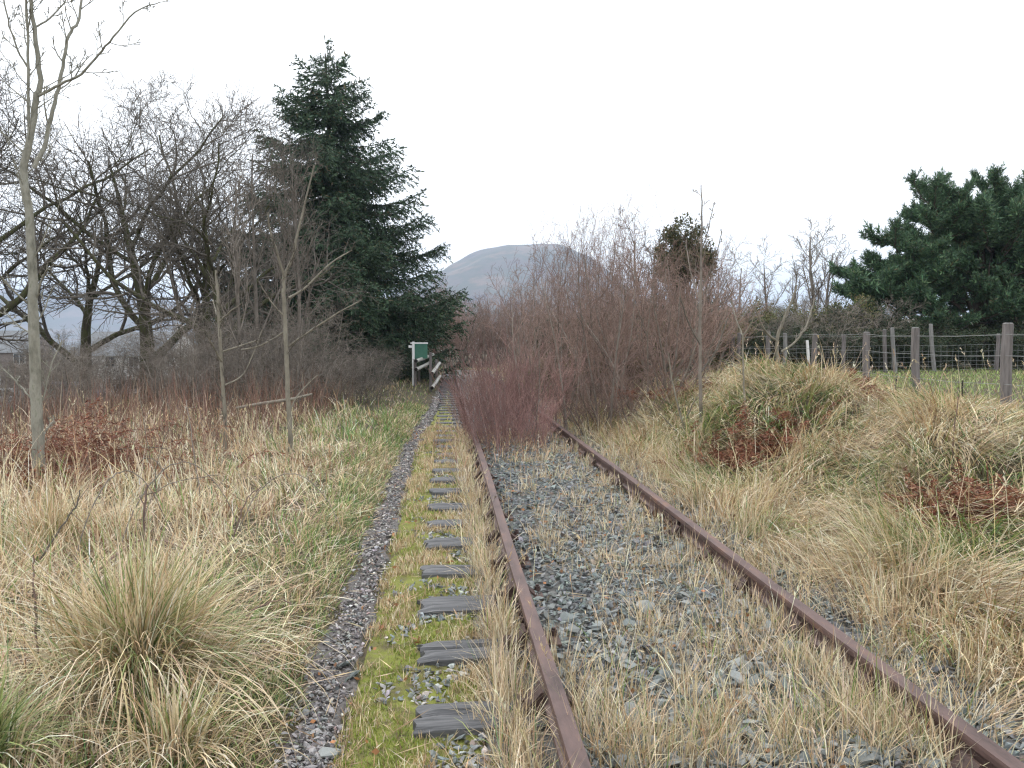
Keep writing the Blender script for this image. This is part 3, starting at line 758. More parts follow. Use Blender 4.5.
gt = clumps(x, y, per, h, .32, np.interp(y, [2, 4, 9, 16], [.0046, .0055, .0082, .013]), RNG.uniform(0, 6.28, n), .26, RNG.uniform(.05, .45, n), .3, 1.2 + 0 * x, tuft_col, np.interp(y, [2, 16], [.035, .07]))
tag(arr_obj('track_grass', gt, 'grass'), 'dry wispy straw grass growing along and between the rails', 'grass', kind='stuff')

# --- moss and short turf beside the sleepers
x = RNG.uniform(-.46, .2, 70000); y = 2.3 + 13 * RNG.uniform(0, 1, 70000) ** 1.7
dist = np.min(np.abs(y[:, None] - sy[None]), 1)
k = (x > path_x(y) + .115 + edge_w(y, 4) + RNG.normal(0, .018, len(x))) & ((dist > .14) | (x < -.16)) & (wave(x, y, .75, 8) < .18 + RNG.normal(0, .3, len(x))); x, y = x[k], y[k]; n = len(x)
yel = wave(x, y, .8, 19)
mc = pal([(.23,.30,.05), (.30,.35,.075), (.16,.22,.04), (.38,.34,.17)], [4,3.5,3,3], n)
dry = RNG.uniform(0, 1, n) < np.clip(.34 + .55 * yel, 0.08, .9); mc[dry] = pal(STRAW, [3,4,3,2,1], int(dry.sum()))
mh = RNG.uniform(.012, .03, n) * np.interp(y, [2, 15], [1, 1.7]); mh[dry] *= 2.2
mo = blades(np.stack([x, y, H(x, y) + .012 + .015 * (wave(x, y, .23, 4) * .5 + wave(x, y, .09, 12) * .5)], -1), mh, np.interp(y, [2, 5, 15], [.0042, .0055, .011]), RNG.uniform(0, 6.28, n), RNG.uniform(0, .7, n), RNG.normal(.3, .4, n), mc, 2)
tag(arr_obj('moss', mo, 'grass'), 'bright yellow-green moss and short turf beside the sleeper ends', 'moss', kind='stuff')

# --- short green field grass beyond the fence, and far rough grass
x, y = RNG.uniform(7.6, 24, 26000), RNG.uniform(7.5, 24, 26000); k = visible(x, y, H(x, y), 60); x, y = x[k], y[k]; n = len(x)
fg = blades(np.stack([x, y, H(x, y) - .01], -1), RNG.uniform(.05, .13, n), np.interp(y, [7, 24], [.010, .022]), RNG.uniform(0, 6.28, n), RNG.uniform(.1, .8, n), RNG.normal(.5, .4, n), pal([(.22,.31,.09), (.31,.37,.13), (.17,.25,.065), (.45,.42,.22)], [4,4,2,2], n), 2)
tag(arr_obj('field_grass', fg, 'grass'), 'short pale green grass of the field behind the round fence posts', 'grass', kind='stuff')
x, y = RNG.uniform(-14, 9, 26000), 15 + 33 * RNG.uniform(0, 1, 26000) ** 1.3
k = (np.abs(x - path_x(y)) > .22) & visible(x, y, H(x, y), 60); x, y = x[k], y[k]; n = len(x)
nearp = np.exp(-((x - path_x(y)) / 1.6) ** 2)
fc = pal(STRAW, [4,5,4,2,3], n); gg = RNG.uniform(0, 1, n) < .15 + .5 * nearp * (x < path_x(y)); fc[gg] = pal(GREEN, [3,4,3,1], int(gg.sum()))
fr = blades(np.stack([x, y, H(x, y) - .02], -1), RNG.uniform(.12, .42, n) * (1 - .55 * nearp), np.interp(y, [15, 48], [.014, .03]), RNG.uniform(0, 6.28, n), RNG.uniform(.1, .7, n), RNG.normal(.6, .4, n), fc, 2)
tag(arr_obj('rough_grass', fr, 'grass'), 'rough winter grass along the far end of the path', 'grass', kind='stuff')

# --- reddish brown scrub of thin dead stems on the left, below the trees
x, y = RNG.uniform(-19, -2.2, 19000), RNG.uniform(7, 20, 19000)
k = visible(x, y, H(x, y), 60) & (path_x(y) - x > np.interp(y, [7, 11, 20], [2.6, 2.0, 1.8])) & (RNG.uniform(0, 1, len(x)) < (.65 + .4 * wave(x, y, 2.3, 10)) * np.interp(y, [7, 9.5], [.4, 1])); x, y = x[k], y[k]; n = len(x)
sc_ = blades(np.stack([x, y, H(x, y) - .02], -1), RNG.uniform(.4, 1.25, n), np.interp(y, [8, 20], [.006, .012]), RNG.uniform(0, 6.28, n), RNG.uniform(0, .35, n), RNG.normal(.3, .5, n), pal([(.2,.115,.085), (.27,.16,.12), (.13,.075,.058), (.42,.34,.25)], [4,4,2,1.6], n), 3)
tag(arr_obj('dead_stem_scrub', sc_, 'leaf'), 'reddish brown scrub of thin dead stems below the bare trees on the left', 'scrub', kind='stuff')

# --- turf edge overhanging the path, dead leaves and straw litter on the stones
n = 15000; y = 2.2 + 18 * RNG.uniform(0, 1, n) ** 1.6; lf = np.abs(RNG.normal(0, .32, n)); x = path_x(y) - .13 - lf + edge_w(y, 1) * .7; k = visible(x, y, H(x, y)); x, y, lf = x[k], y[k], lf[k]; n = len(x)
ec = pal(STRAW, [4,5,4,2,2], n); gm = RNG.uniform(0, 1, n) < np.clip(.55 + .4 * wave(x, y, 1.2, 16), .1, .9); ec[gm] = pal(GREEN, [3,4,3,2], int(gm.sum()))
et = blades(np.stack([x, y, H(x, y) - .008], -1), RNG.uniform(.04, .13, n) * (1 + lf), np.interp(y, [2, 6, 20], [.0045, .006, .015]), RNG.normal(0, 1.3, n), RNG.uniform(.2, .9, n), RNG.normal(.8, .5, n), ec, 3)
tag(arr_obj('turf_edge', et, 'grass'), 'short turf hanging over the left edge of the gravel path', 'grass', kind='stuff')
n = 5200; y = 2.3 + 13 * RNG.uniform(0, 1, n) ** 1.4; x = RNG.uniform(-.75, 2.7, n); k = (np.abs(x - .456) > .06) & (np.abs(x - 1.96) > .06) & (RNG.uniform(0, 1, n) < .45 + .5 * wave(x, y, .7, 3)); x, y = x[k], y[k]; n = len(x)
zz = H(x, y) + np.where(x > .5, bed_lift(x) + .05, .035) + RNG.uniform(0, .012, n); a = RNG.uniform(0, 6.28, n); d = np.stack([np.cos(a), np.sin(a), RNG.normal(0, .25, n)], -1)
isl = RNG.uniform(0, 1, n) < .3; lc = pal(STRAW, [4,5,4,2,2], n); lc[isl] = pal([(.3,.15,.07), (.22,.11,.06), (.4,.2,.1)], [3,2,1], int(isl.sum()))
lt = rhombi(np.stack([x, y, zz], -1), d, np.where(isl, RNG.uniform(.02, .045, n), RNG.uniform(.05, .2, n)), np.where(isl, RNG.uniform(.012, .028, n), RNG.uniform(.003, .006, n)) * np.interp(y, [2, 15], [1, 1.8]), lc)
tag(arr_obj('leaf_litter', lt, 'leaf'), 'dead leaves and broken straw scattered over the stones of the track', 'litter', kind='stuff')

# --- big tussocks, left foreground
def tussock(cx, cyv, n, hgt, rad, green, label, az0=None):
    r = np.abs(RNG.normal(0, rad * .55, n)); a = RNG.uniform(0, 6.28, n)
    xx, yy_ = r * np.cos(a), r * np.sin(a); h = hgt * np.clip(RNG.normal(1, .3, n), .35, 1.6)
    fan = np.clip(r / rad, 0, 1.3)
    lx = np.cos(a) * (.2 + fan * .6) + RNG.normal(0, .3, n) + .22; ly = np.sin(a) * (.2 + fan * .6) + RNG.normal(0, .3, n) - .22
    c = pal(STRAW[:4], [5,4,2,4], n); gm = RNG.uniform(0, 1, n) < green * np.clip(1.5 - fan, .4, 1.5); c[gm] = pal([(.21,.26,.09), (.3,.33,.14), (.15,.22,.09)], [3,4,2], int(gm.sum()))
    z0 = float(H(cx, cyv))
    root = np.stack([xx, yy_, H(xx + cx, yy_ + cyv) - z0 - .01], -1)
    Lm = np.hypot(lx, ly)
    o = arr_obj('grass_tussock', blades(root, h, RNG.uniform(.0045, .0095, n), np.arctan2(ly, lx), Lm * .35, Lm * 1.9 + RNG.normal(0, .45, n), c, 6), 'grass')
    o.location = (cx, cyv, z0); tag(o, label, 'tussock', 'grass tussocks left of the path')
tussock(-1.42, 3.75, 2000, .6, .34, .24, 'big fountain-shaped straw and green grass tussock in the left foreground')
tussock(-1.72, 2.98, 600, .36, .2, .7, 'blue-green grass tussock at the bottom left corner')
tussock(-2.9, 6.0, 600, .5, .22, .15, 'pale straw tussock near the young grey tree trunk')
tussock(-1.05, 3.1, 420, .3, .2, .15, 'low straw tussock at the edge of the gravel path')

# --- dead bracken
def bracken(cx, cyv, sx, sy_, n, hgt, label, lean=(0, 0)):
    P, D, LN, W = [], [], [], []
    z0 = float(H(cx, cyv))
    for i in range(n):
        x0, y0 = random.gauss(0, sx), random.gauss(0, sy_)
        p = np.array([x0, y0, float(H(cx + x0, cyv + y0)) - z0 + .02]); a = random.uniform(0, 6.28)
        d = np.array([math.cos(a) * .6 + lean[0], math.sin(a) * .6 + lean[1], random.uniform(.5, 1.4)]); d /= np.linalg.norm(d)
        L_ = hgt * random.uniform(.7, 1.4); m = 12
        for s in range(m):
            d = d + np.array([0, 0, -.17]); d /= np.linalg.norm(d); q = p + d * L_ / m
            if q[2] < .03: q[2] = .03
            P.append(p); D.append((q - p) / max(1e-6, np.linalg.norm(q - p))); LN.append(L_ / m * 1.3); W.append(.008)
            sd = np.cross(d, [0, 0, 1]); sd /= np.linalg.norm(sd) + 1e-6
            for sg in (-1, 1):
                for rep in range(3):
                    e = sd * sg + d * random.uniform(.1, .8) + np.array([0, 0, random.uniform(-1.2, .5)]); e /= np.linalg.norm(e)
                    P.append(p + d * random.uniform(0, L_ / m)); D.append(e); LN.append(.11 * (1 - s / m) * random.uniform(.5, 1.3) + .03); W.append(random.uniform(.007, .016))
            p = q
    N = len(P); c = pal([(.18,.07,.043), (.25,.105,.062), (.11,.045,.03), (.33,.19,.115)], [4,4,2,1], N)
    o = arr_obj('dead_bracken', rhombi(np.array(P), np.array(D), np.array(LN), np.array(W), c), 'leaf'); o.location = (cx, cyv, z0)
    tag(o, label, 'bracken', 'clumps of dead bracken')
bracken(3.85, 9.55, .34, .2, 150, .5, 'dark red dead bracken at the foot of the grassy mound by the thin saplings', (.3, -.6))
bracken(4.2, 6.0, .26, .2, 90, .32, 'flattened red-brown dead bracken in the long grass near the right edge', (.3, -.5))
bracken(-3.95, 8.9, .42, .3, 330, .85, 'dark red dead bracken between the young grey tree and the slim sapling', (0, -.4))
bracken(-5.3, 8.6, .4, .3, 180, .8, 'red dead bracken left of the young grey tree', (0, -.3))
bracken(5.0, 14.0, .8, .4, 70, .6, 'red dead bracken along the crest behind the grassy mound', (0, -.3))
bracken(5.7, 10.0, .3, .2, 35, .4, 'small brown bracken heap in front of the middle round post', (0, -.3))
# ================================================================== BARE TREES
OAK = [dict(n=7, wob=.16, up=.02, kids=9, ang=50, ratio=.9, tmin=.2, tip=.1, rr=.6, rmin=.006),
       dict(n=9, wob=.30, up=.05, kids=9, ang=45, ratio=.55, tmin=.2, tip=.3, rr=.62),
       dict(n=7, wob=.30, up=.04, kids=8, ang=45, ratio=.58, tmin=.15, tip=.35, rr=.62),
       dict(n=5, wob=.30, up=.02, kids=5, ang=44, ratio=.66, tmin=.1, tip=.5, rr=.65),
       dict(n=4, wob=.28, up=.03, kids=0, ang=40, ratio=.5, tmin=.2, tip=.6)]
oakA = bare_tree('bare_oak_tree', 21, OAK, 7.2, .26)
oakB = bare_tree('bare_oak_tree', 34, OAK, 6.9, .25)
def place(o, x, y, rz=0, s=1.0, sz=None, tilt=(0, 0), dz=0):
    o.location = (x, y, float(H(x, y)) - .03 + dz); o.rotation_euler = (tilt[0], tilt[1], rz); o.scale = (s, s, sz or s)
    return o
TG = 'bare trees behind the left bank'
spots = [(oakA, -7.55, 19.0, .3, 1.02, 'dark mossy bare oak with a twisted trunk left of the slim sapling'),
         (oakB, -9.2, 20.5, 2.0, 1.08, 'spreading bare oak just right of the young grey trunk'),
         (oakA, -12.4, 21.5, 2.6, 1.05, 'bare oak behind the young grey trunk at the left edge'),
         (oakB, -7.4, 25.5, 4.0, .85, 'bare tree whose twigs meet the left side of the spruce'),
         (oakA, -15.6, 25.5, 4.4, 1.0, 'bare oak cut by the left edge of the picture'),
         (oakB, -12.6, 29.0, 5.2, 1.0, 'bare tree farther back, seen between the two oaks'),
         (oakA, -8.6, 24.0, 1.2, 1.0, 'bare tree with a high crown behind the mossy oak'), (oakB, -5.9, 21.5, 3.2, .78, 'smaller bare tree leaning towards the spruce')]
used = set()
for src, x, y, rz, s, lab in spots:
    o = src if id(src) not in used else copy_tree(src); used.add(id(src))
    place(o, x, y, rz, s); tag(o, lab, 'tree', TG)

# --- young ash in the left foreground: shape read off its bearings at 8.4 m
ASH = [dict(n=6, wob=.1, up=.05, kids=5, ang=45, ratio=.3, tmin=.2, tip=.5, rr=.5, rmin=.0038),
       dict(n=6, wob=.16, up=.10, kids=(3, 5), ang=40, ratio=.4, tmin=.25, tip=.4, rr=.55),
       dict(n=5, wob=.15, up=.08, kids=(2, 3), ang=38, ratio=.5, tmin=.3, tip=.5, rr=.6),
       dict(n=3, wob=.12, up=.05, kids=0, ang=30, ratio=.5, tmin=.3, tip=.7)]
def traced_tree(name, Y, trunk, limbs, mat, prm, label, cat='tree', group=None, kids_trunk=6, kids_limb=4, seed=3, sag=0.35, tmat=None, klen=1.0, slim=.75):
    r = random.Random(seed)
    b = at(trunk[0][0], trunk[0][1], Y); z0 = float(H(b.x, Y)) - .05
    root = empty(name, (b.x, Y, z0)); o0 = np.array([b.x, Y, z0])
    out = [[] for _ in prm]
    def line(pts, yoff):
        P = []; Rr = []
        for j, (px, py, wpx) in enumerate(pts):
            yy_ = Y + yoff * j / max(1, len(pts) - 1); q = np.array(at(px, py, yy_)) - o0
            P.append(q); Rr.append(wpx * slim * yy_ / FPX / 2)
        # smooth subdivision
        S, T = [], []
        for j in range(len(P) - 1):
            p0, p1, p2, p3 = P[max(j-1, 0)], P[j], P[j+1], P[min(j+2, len(P)-1)]
            for t in (0, .25, .5, .75):
                S.append(tuple(.5*((2*p1)+(-p0+p2)*t+(2*p0-5*p1+4*p2-p3)*t*t+(-p0+3*p1-3*p2+p3)*t**3) + np.array([r.uniform(-1,1)*.006, r.uniform(-1,1)*.012, 0])))
                T.append(Rr[j] + (Rr[j+1] - Rr[j]) * t)
        S.append(tuple(P[-1])); T.append(Rr[-1])
        return S, T
    tp, tr = line(trunk, 0); tp[0] = (tp[0][0], tp[0][1], min(tp[0][2], -.05))
    tube_obj('trunk', [(tp, tr)], 12, M[mat], root)
    tl = sum(math.dist(a, c) for a, c in zip(tp, tp[1:]))
    sprout(r, tp, [q * .45 for q in tr], tl * .55 * klen, 0, prm, out, kids=kids_trunk)
    for j, lb in enumerate(limbs):
        lp, lr = line(lb, sag * r.choice([-1, 1]) * r.uniform(.5, 1.2))
        tube_obj('limb', [(lp, lr)], 8, M[mat], root)
        ll = sum(math.dist(a, c) for a, c in zip(lp, lp[1:]))
        sprout(r, lp, lr, ll * klen, 0, prm, out, kids=kids_limb)
    vs, fs, off = [], [], 0
    for k in range(1, len(prm)):
        if out[k]:
            v, f = tubes(out[k], 4 if k == 1 else 3); vs.append(v); fs.append(f + off); off += len(v)
    link('crown', mesh_data('crown', np.concatenate(vs), *fixed(np.concatenate(fs)), M[tmat or mat], smooth=True), root)
    return tag(root, label, cat, group)
traced_tree('young_ash_tree', 8.4,
    [(39,486,19),(38,440,17),(36,390,16),(34,330,15),(32,270,13),(28,205,11.5),(24,170,11),(31,135,9.5),(36,100,8.5),(40,80,7.5),(34,28,6),(30,-5,5.5),(27,-60,4.5),(30,-120,3)],
    [[(34,168,7),(43,148,6.5),(51,118,6),(58,88,5.5),(64,60,5),(69,35,4.5),(78,22,4),(81,0,3.6),(88,-50,2.5)],
     [(29,150,5),(29,100,4.5),(28,40,4),(26,-10,3.5),(22,-80,2.5)],
     [(40,96,4.5),(60,84,4),(82,74,3.6),(98,55,3.2),(113,37,2.8),(135,12,2.2),(160,2,1.4)],
     [(30,70,3.4),(20,55,3),(10,27,2.6),(4,-6,2.2),(0,-50,1.5)],
     [(34,28,3),(50,18,2.5),(64,2,2),(70,-20,1.4)],
     [(40,420,3),(44,395,2.6),(52,365,2.2),(62,340,1.4)],
     [(33,400,2.8),(18,384,2.2),(2,368,1.6)], [(33,335,2.5),(18,325,2),(4,312,1.4)],
     [(36,300,2.6),(45,272,2.2),(55,265,1.4)], [(42,455,2.6),(46,430,2.2),(54,420,1.4)]],
    'ash_bark', ASH, 'young grey-barked ash trunk standing in the left bank, its top out of frame', kids_trunk=18, kids_limb=8, seed=5, klen=.75, slim=.62)
traced_tree('slim_sapling', 10.6,
    [(291,478,7),(290,430,6.5),(288,390,6),(286,340,5.6),(284,300,5),(284,276,4.6),(291,262,3.6),(298,232,3),(306,200,2.4),(314,165,1.6)],
    [[(284,276,3.6),(278,256,3),(271,234,2.5),(268,212,1.8)], [(288,298,3),(305,288,2.6),(330,264,2),(352,250,1.4)],
     [(289,346,2.8),(312,330,2.4),(338,313,1.8),(362,300,1.3)], [(287,330,2.2),(262,345,1.8),(240,350,1.2)], [(290,410,2.2),(300,392,1.8),(318,375,1.2)], [(286,318,2),(270,300,1.7),(258,280,1.1)]],
    'pale_bark', ASH, 'slim pale sapling forking in front of the spruce', cat='sapling', kids_trunk=22, kids_limb=7, seed=8, klen=.75, tmat='grey_twig')
traced_tree('slim_sapling', 11.0,
    [(226,470,5.5),(225,420,5),(222,370,4.5),(219,320,4),(216,270,3)],
    [[(222,362,2.6),(214,348,2.2),(208,336,1.5)], [(221,352,2.4),(240,346,2),(258,340,1.3)], [(219,322,2.2),(230,312,1.9),(243,302,1.2)], [(218,318,2),(213,300,1.6)], [(225,385,2.2),(245,372,1.8),(262,330,1.2)]],
    'pale_bark', ASH, 'slim pale sapling left of the forked one, with short stubby side branches', cat='sapling', kids_trunk=18, kids_limb=6, seed=12, klen=.7, tmat='grey_twig')
traced_tree('slim_sapling', 10.8,
    [(702,452,6),(701,410,5.2),(700,370,4.6),(700,320,4),(701,270,3.2),(702,225,2.2),(701,185,1.3)],
    [[(701,372,2.6),(716,350,2.2),(728,318,1.4)], [(700,345,2.4),(688,322,2),(680,296,1.3)], [(700,300,2),(690,270,1.6),(686,240,1)], [(701,290,2),(714,262,1.5),(722,232,1)], [(702,250,1.6),(709,226,1.3),(714,204,.9)]],
    'grey_twig', ASH, 'thin straight grey sapling rising in front of the grassy mound', cat='sapling', kids_trunk=12, kids_limb=5, seed=15, klen=.45)
traced_tree('slim_sapling', 10.2,
    [(744,470,3),(745,420,2.8),(744,385,2.6),(743,360,2.4),(743,334,2.2)],
    [[(743,336,2),(737,322,1.7),(731,300,1.2)], [(743,336,2),(752,322,1.7),(757,296,1.2)]],
    'pale_bark', ASH, 'thin pale sapling with a wishbone fork above the mound', cat='sapling', kids_trunk=3, kids_limb=3, seed=16, klen=.35)
traced_tree('slim_sapling', 15.5,
    [(779,385,5),(778,365,5),(777,340,4.6),(783,322,3.6),(790,305,2.6),(797,285,1.6)],
    [[(777,341,3.6),(766,332,3),(759,318,2.4),(754,304,1.6)], [(781,352,3.4),(796,341,2.8),(808,322,2.2),(814,300,1.4)]],
    'pale_bark', ASH, 'pale bushy sapling with antler-like forks near the white post', cat='sapling', kids_trunk=5, kids_limb=6, seed=18, klen=.8, tmat='grey_twig')
traced_tree('slim_sapling', 10.9,
    [(686,458,3.6),(684,430,3.2),(678,405,2.6),(672,380,2),(668,352,1.2)],
    [[(684,438,2.4),(670,424,2),(660,414,1.3)], [(683,428,2.4),(690,410,1.8),(700,392,1.2)]],
    'pale_bark', ASH, 'short pale-green sapling stub low in front of the mound', cat='sapling', kids_trunk=4, kids_limb=3, seed=19, klen=.4)
traced_tree('dead_stalk', 6.9,
    [(958,545,2.6),(953,500,2.3),(952,460,2),(955,420,1.6),(960,395,1)], [[(952,470,1.4),(949,458,1.1),(944,450,.8)]],
    'brown_twig', ASH, 'single thin dead stalk rising from the flattened bracken on the right', cat='stalk', kids_trunk=2, kids_limb=1, seed=22, klen=.12)

# --- thicket over the track: brown birch and willow stems
BIRCH = [dict(n=8, wob=.09, up=.05, kids=9, ang=36, ratio=.42, tmin=.12, tip=.18, rr=.5, rmin=.0028),
         dict(n=6, wob=.18, up=.08, kids=5, ang=40, ratio=.5, tmin=.15, tip=.4, rr=.6),
         dict(n=4, wob=.2, up=.05, kids=3, ang=38, ratio=.6, tmin=.2, tip=.6, rr=.7),
         dict(n=3, wob=.15, up=.04, kids=0, ang=30, ratio=.5, tmin=.2, tip=.8)]
birches = [bare_tree('bare_birch', 50 + i, BIRCH, 3.6, .025, mats=('grey_twig', 'brown_twig'), limbs_apart=False, sides=(6, 4, 3, 3)) for i in range(4)]
SALLOW = [dict(n=9, wob=.13, up=.03, kids=9, ang=38, ratio=.45, tmin=.2, tip=.25, rr=.55, rmin=.0028),
          dict(n=6, wob=.2, up=.06, kids=6, ang=38, ratio=.5, tmin=.15, tip=.4, rr=.6),
          dict(n=4, wob=.2, up=.05, kids=3, ang=35, ratio=.6, tmin=.2, tip=.6, rr=.7),
          dict(n=3, wob=.15, up=.04, kids=0, ang=30, ratio=.5, tmin=.2, tip=.8)]
sallow = [bare_tree('sallow_bush', 70 + i, SALLOW, 2.9, .03, stems=8, spread=.75, mats=('grey_twig', 'brown_twig'), limbs_apart=False, sides=(6, 4, 3, 3), base_r=.25) for i in range(2)]
WIL = [dict(n=8, wob=.11, up=.04, kids=8, ang=32, ratio=.45, tmin=.15, tip=.3, rr=.6, rmin=.0022),
       dict(n=5, wob=.15, up=.07, kids=4, ang=30, ratio=.55, tmin=.15, tip=.5, rr=.65),
       dict(n=4, wob=.1, up=.08, kids=0, ang=30, ratio=.5, tmin=.2, tip=.6)]
willow = [bare_tree('red_willow_bush', 90 + i, WIL, 1.5, .0065, stems=28, spread=.6, mats=('red_twig', 'red_twig'), limbs_apart=False, sides=(4, 3, 3), base_r=.3) for i in range(2)]
rs = random.Random(77); used = set()
def put(src, *a, **k):
    o = src if id(src) not in used else copy_tree(src)
    used.add(id(src)); return place(o, *a, **k)
for (x, y, rz, s, sz, lab) in ((.72, 11.3, 0, .72, .95, 'dense red-stemmed willow bush growing between the rails'),
                          (1.0, 12.4, 1.3, .8, 1.05, 'red-stemmed willow bush touching the front willow'),
                          (.95, 13.6, 2.6, .75, 1.0, 'red-stemmed willow bush behind the front two'),
                          (.55, 12.5, 4.0, .6, .9, 'small red-stemmed willow bush against the left rail'),
                          (1.3, 11.9, 5.0, .55, .6, 'low red-stemmed willow shoots in the middle of the track'), (1.5, 13.4, 3.3, .8, 1.0, 'red-stemmed willow merging into the brown thicket')):
    o = put(willow[len(lab) % 2], x, y, rz, s, sz=sz, tilt=(rs.uniform(-.12, .12), rs.uniform(-.22, .02))); tag(o, lab, 'bush', 'red willow bushes on the track')
# straw and litter round the foot of the willows
x, y = RNG.normal(.95, .5, 1500), RNG.normal(12.4, 1.2, 1500); n = len(x)
wg = blades(np.stack([x, y, H(x, y) + .02], -1), RNG.uniform(.08, .35, n), RNG.uniform(.008, .014, n), RNG.uniform(0, 6.28, n), RNG.uniform(.1, .9, n), RNG.normal(.5, .5, n), pal([(.5,.36,.22), (.4,.25,.16), (.28,.16,.11), (.58,.46,.3)], [3,3,3,2], n), 3)
tag(arr_obj('willow_foot_grass', wg, 'grass'), 'tawny dead grass round the foot of the red willow bushes', 'grass', kind='stuff')
# sallow with arching stems right of the track, then more behind
for (x, y, rz, s, sz, lab) in ((3.75, 14.2, .4, 1.0, 1.0, 'grey sallow bush with arching stems beside the right rail'),
                          (3.3, 16.4, 2.2, .9, 1.05, 'brown sallow bush behind the arching one'),
                          (4.7, 16.8, 3.4, 1.05, 1.15, 'brown sallow bush behind the mound of grass'),
                          (3.4, 19.5, 1.0, .9, 1.1, 'brown sallow bush growing across the right rail'),
                          (6.2, 19.0, 5.0, 1.0, 1.0, 'brown sallow bush left of the thin pale saplings'),
                          (4.4, 14.9, 2.9, .9, .95, 'grey sallow bush right of the arching one, above the mound'), (5.4, 17.6, .9, .95, 1.05, 'sallow bush below the ivy-clad tree'), (7.4, 21.5, 3.9, 1.0, 1.0, 'sallow bush at the right end of the thicket')):
    o = put(sallow[len(used) % 2], x, y, rz, s, sz=sz); tag(o, lab, 'bush', 'sallow bushes in the thicket')
for i, (x, y) in enumerate(((2.5, 13.2), (2.9, 14.0), (3.2, 13.0), (2.6, 15.0), (3.5, 15.4), (2.4, 16.4))):
    o = put(sallow[i % 2], x, y, rs.uniform(0, 6.28), .5, sz=rs.uniform(.28, .42)); tag(o, 'low tangled brown shrub beside the right rail under the thicket', 'shrub', 'low tangled shrubs beside the right rail')
pts = []
for _ in range(4000):
    if len(pts) >= 72: break
    y = 12.6 + 20 * rs.random() ** 1.2; lo = 1.25 + .06 * (y - 12); hi = 2.6 + .24 * (y - 12)
    x = rs.uniform(lo, hi)
    if all((x - a) ** 2 + (y - b) ** 2 > .16 for a, b in pts): pts.append((x, y))
for i, (x, y) in enumerate(pts):
    o = put(birches[i % 4], x, y, rs.uniform(0, 6.28), 1.0)
    # stems stand taller towards the middle of the clump
    u = float(project(np.array(x), np.array(y), np.array(1.0))[0])
    topy = np.interp(u, [455, 480, 505, 540, 600, 700, 760], [352, 338, 296, 262, 236, 236, 285]) + rs.uniform(-20, 36)
    hgt = CAMZ + (341 - topy) / FPX * y - float(H(x, y)); s = max(.45, min(1.6, hgt / 3.75))
    o.scale = (min(1.1, .25 + .75 * s),) * 2 + (s,); o.rotation_euler = (rs.gauss(0, .06), rs.gauss(0, .06), rs.uniform(0, 6.28))
    tag(o, 'bare brown birch stem in the dense thicket over the track', 'birch', 'birch stems of the thicket over the track')
for (px, Y, top, lab) in ((600, 16.5, 212, 'tall thin birch standing above the thicket left of the ivy tree'), (617, 17.2, 206, 'tallest whip-thin birch above the thicket'), (671, 14.8, 205, 'thin birch rising just left of the ivy-clad tree')):
    p = at(px, 420, Y); o = put(birches[1], p.x, Y, rs.uniform(0, 6), 1.0); s = (CAMZ + (341 - top) / FPX * Y - float(H(p.x, Y))) / 3.7; o.scale = (.55, .55, s); tag(o, lab, 'birch')

# --- grey brush in front of and left of the spruce
BRUSH = [dict(n=8, wob=.14, up=.02, kids=9, ang=48, ratio=.5, tmin=.1, tip=.25, rr=.55, rmin=.003),
         dict(n=6, wob=.2, up=.03, kids=7, ang=45, ratio=.5, tmin=.12, tip=.4, rr=.6),
         dict(n=4, wob=.2, up=.0, kids=4, ang=42, ratio=.6, tmin=.2, tip=.6, rr=.7),
         dict(n=3, wob=.2, up=.0, kids=0, ang=30, ratio=.5, tmin=.2, tip=.8)]
brush = [bare_tree('bare_shrub', 110 + i, BRUSH, 2.8, .024, stems=5, spread=.5, mats=('grey_twig', 'grey_twig'), limbs_apart=False, sides=(5, 4, 3, 3), base_r=.3) for i in range(3)]
spec = []
for i in range(25):
    px = 165 + 215 * (i + .5) / 25 + rs.uniform(-12, 12); Y = rs.uniform(17, 25)
    spec.append((px, Y, rs.uniform(.75, 1.25)))
for i, (px, Y, s) in enumerate(spec):
    p = at(px, 400, Y); x = min(p.x, float(path_x(Y)) - 1.6)
    tag(put(brush[i % 3], x, Y, rs.uniform(0, 6.28), s * .9, sz=s * (.85 if 190 < px < 310 else .55)), 'grey leafless shrub in the tangle below the spruce', 'shrub', 'leafless shrubs below the spruce')
for i in range(20):
    px = rs.uniform(-10, 215); Y = rs.uniform(16, 27); p = at(px, 400, Y)
    tag(put(brush[i % 3], p.x, Y, rs.uniform(0, 6.28), .8, sz=rs.uniform(.4, .8)), 'low leafless shrub under the bare oaks', 'shrub', 'low shrubs under the bare oaks')
# far scrub closing the view along the line
for i in range(30):
    px = rs.uniform(395, 640) if i > 13 else rs.uniform(425, 505); Y = rs.uniform(46, 75) if i > 13 else rs.uniform(45, 58); p = at(px, 360, Y)
    o = put(sallow[i % 2], p.x, Y, rs.uniform(0, 6.28), 1.5, sz=rs.uniform(1.2, 1.7)); tag(o, 'far brown scrub bush beyond the end of the path', 'bush', 'far scrub beyond the path')

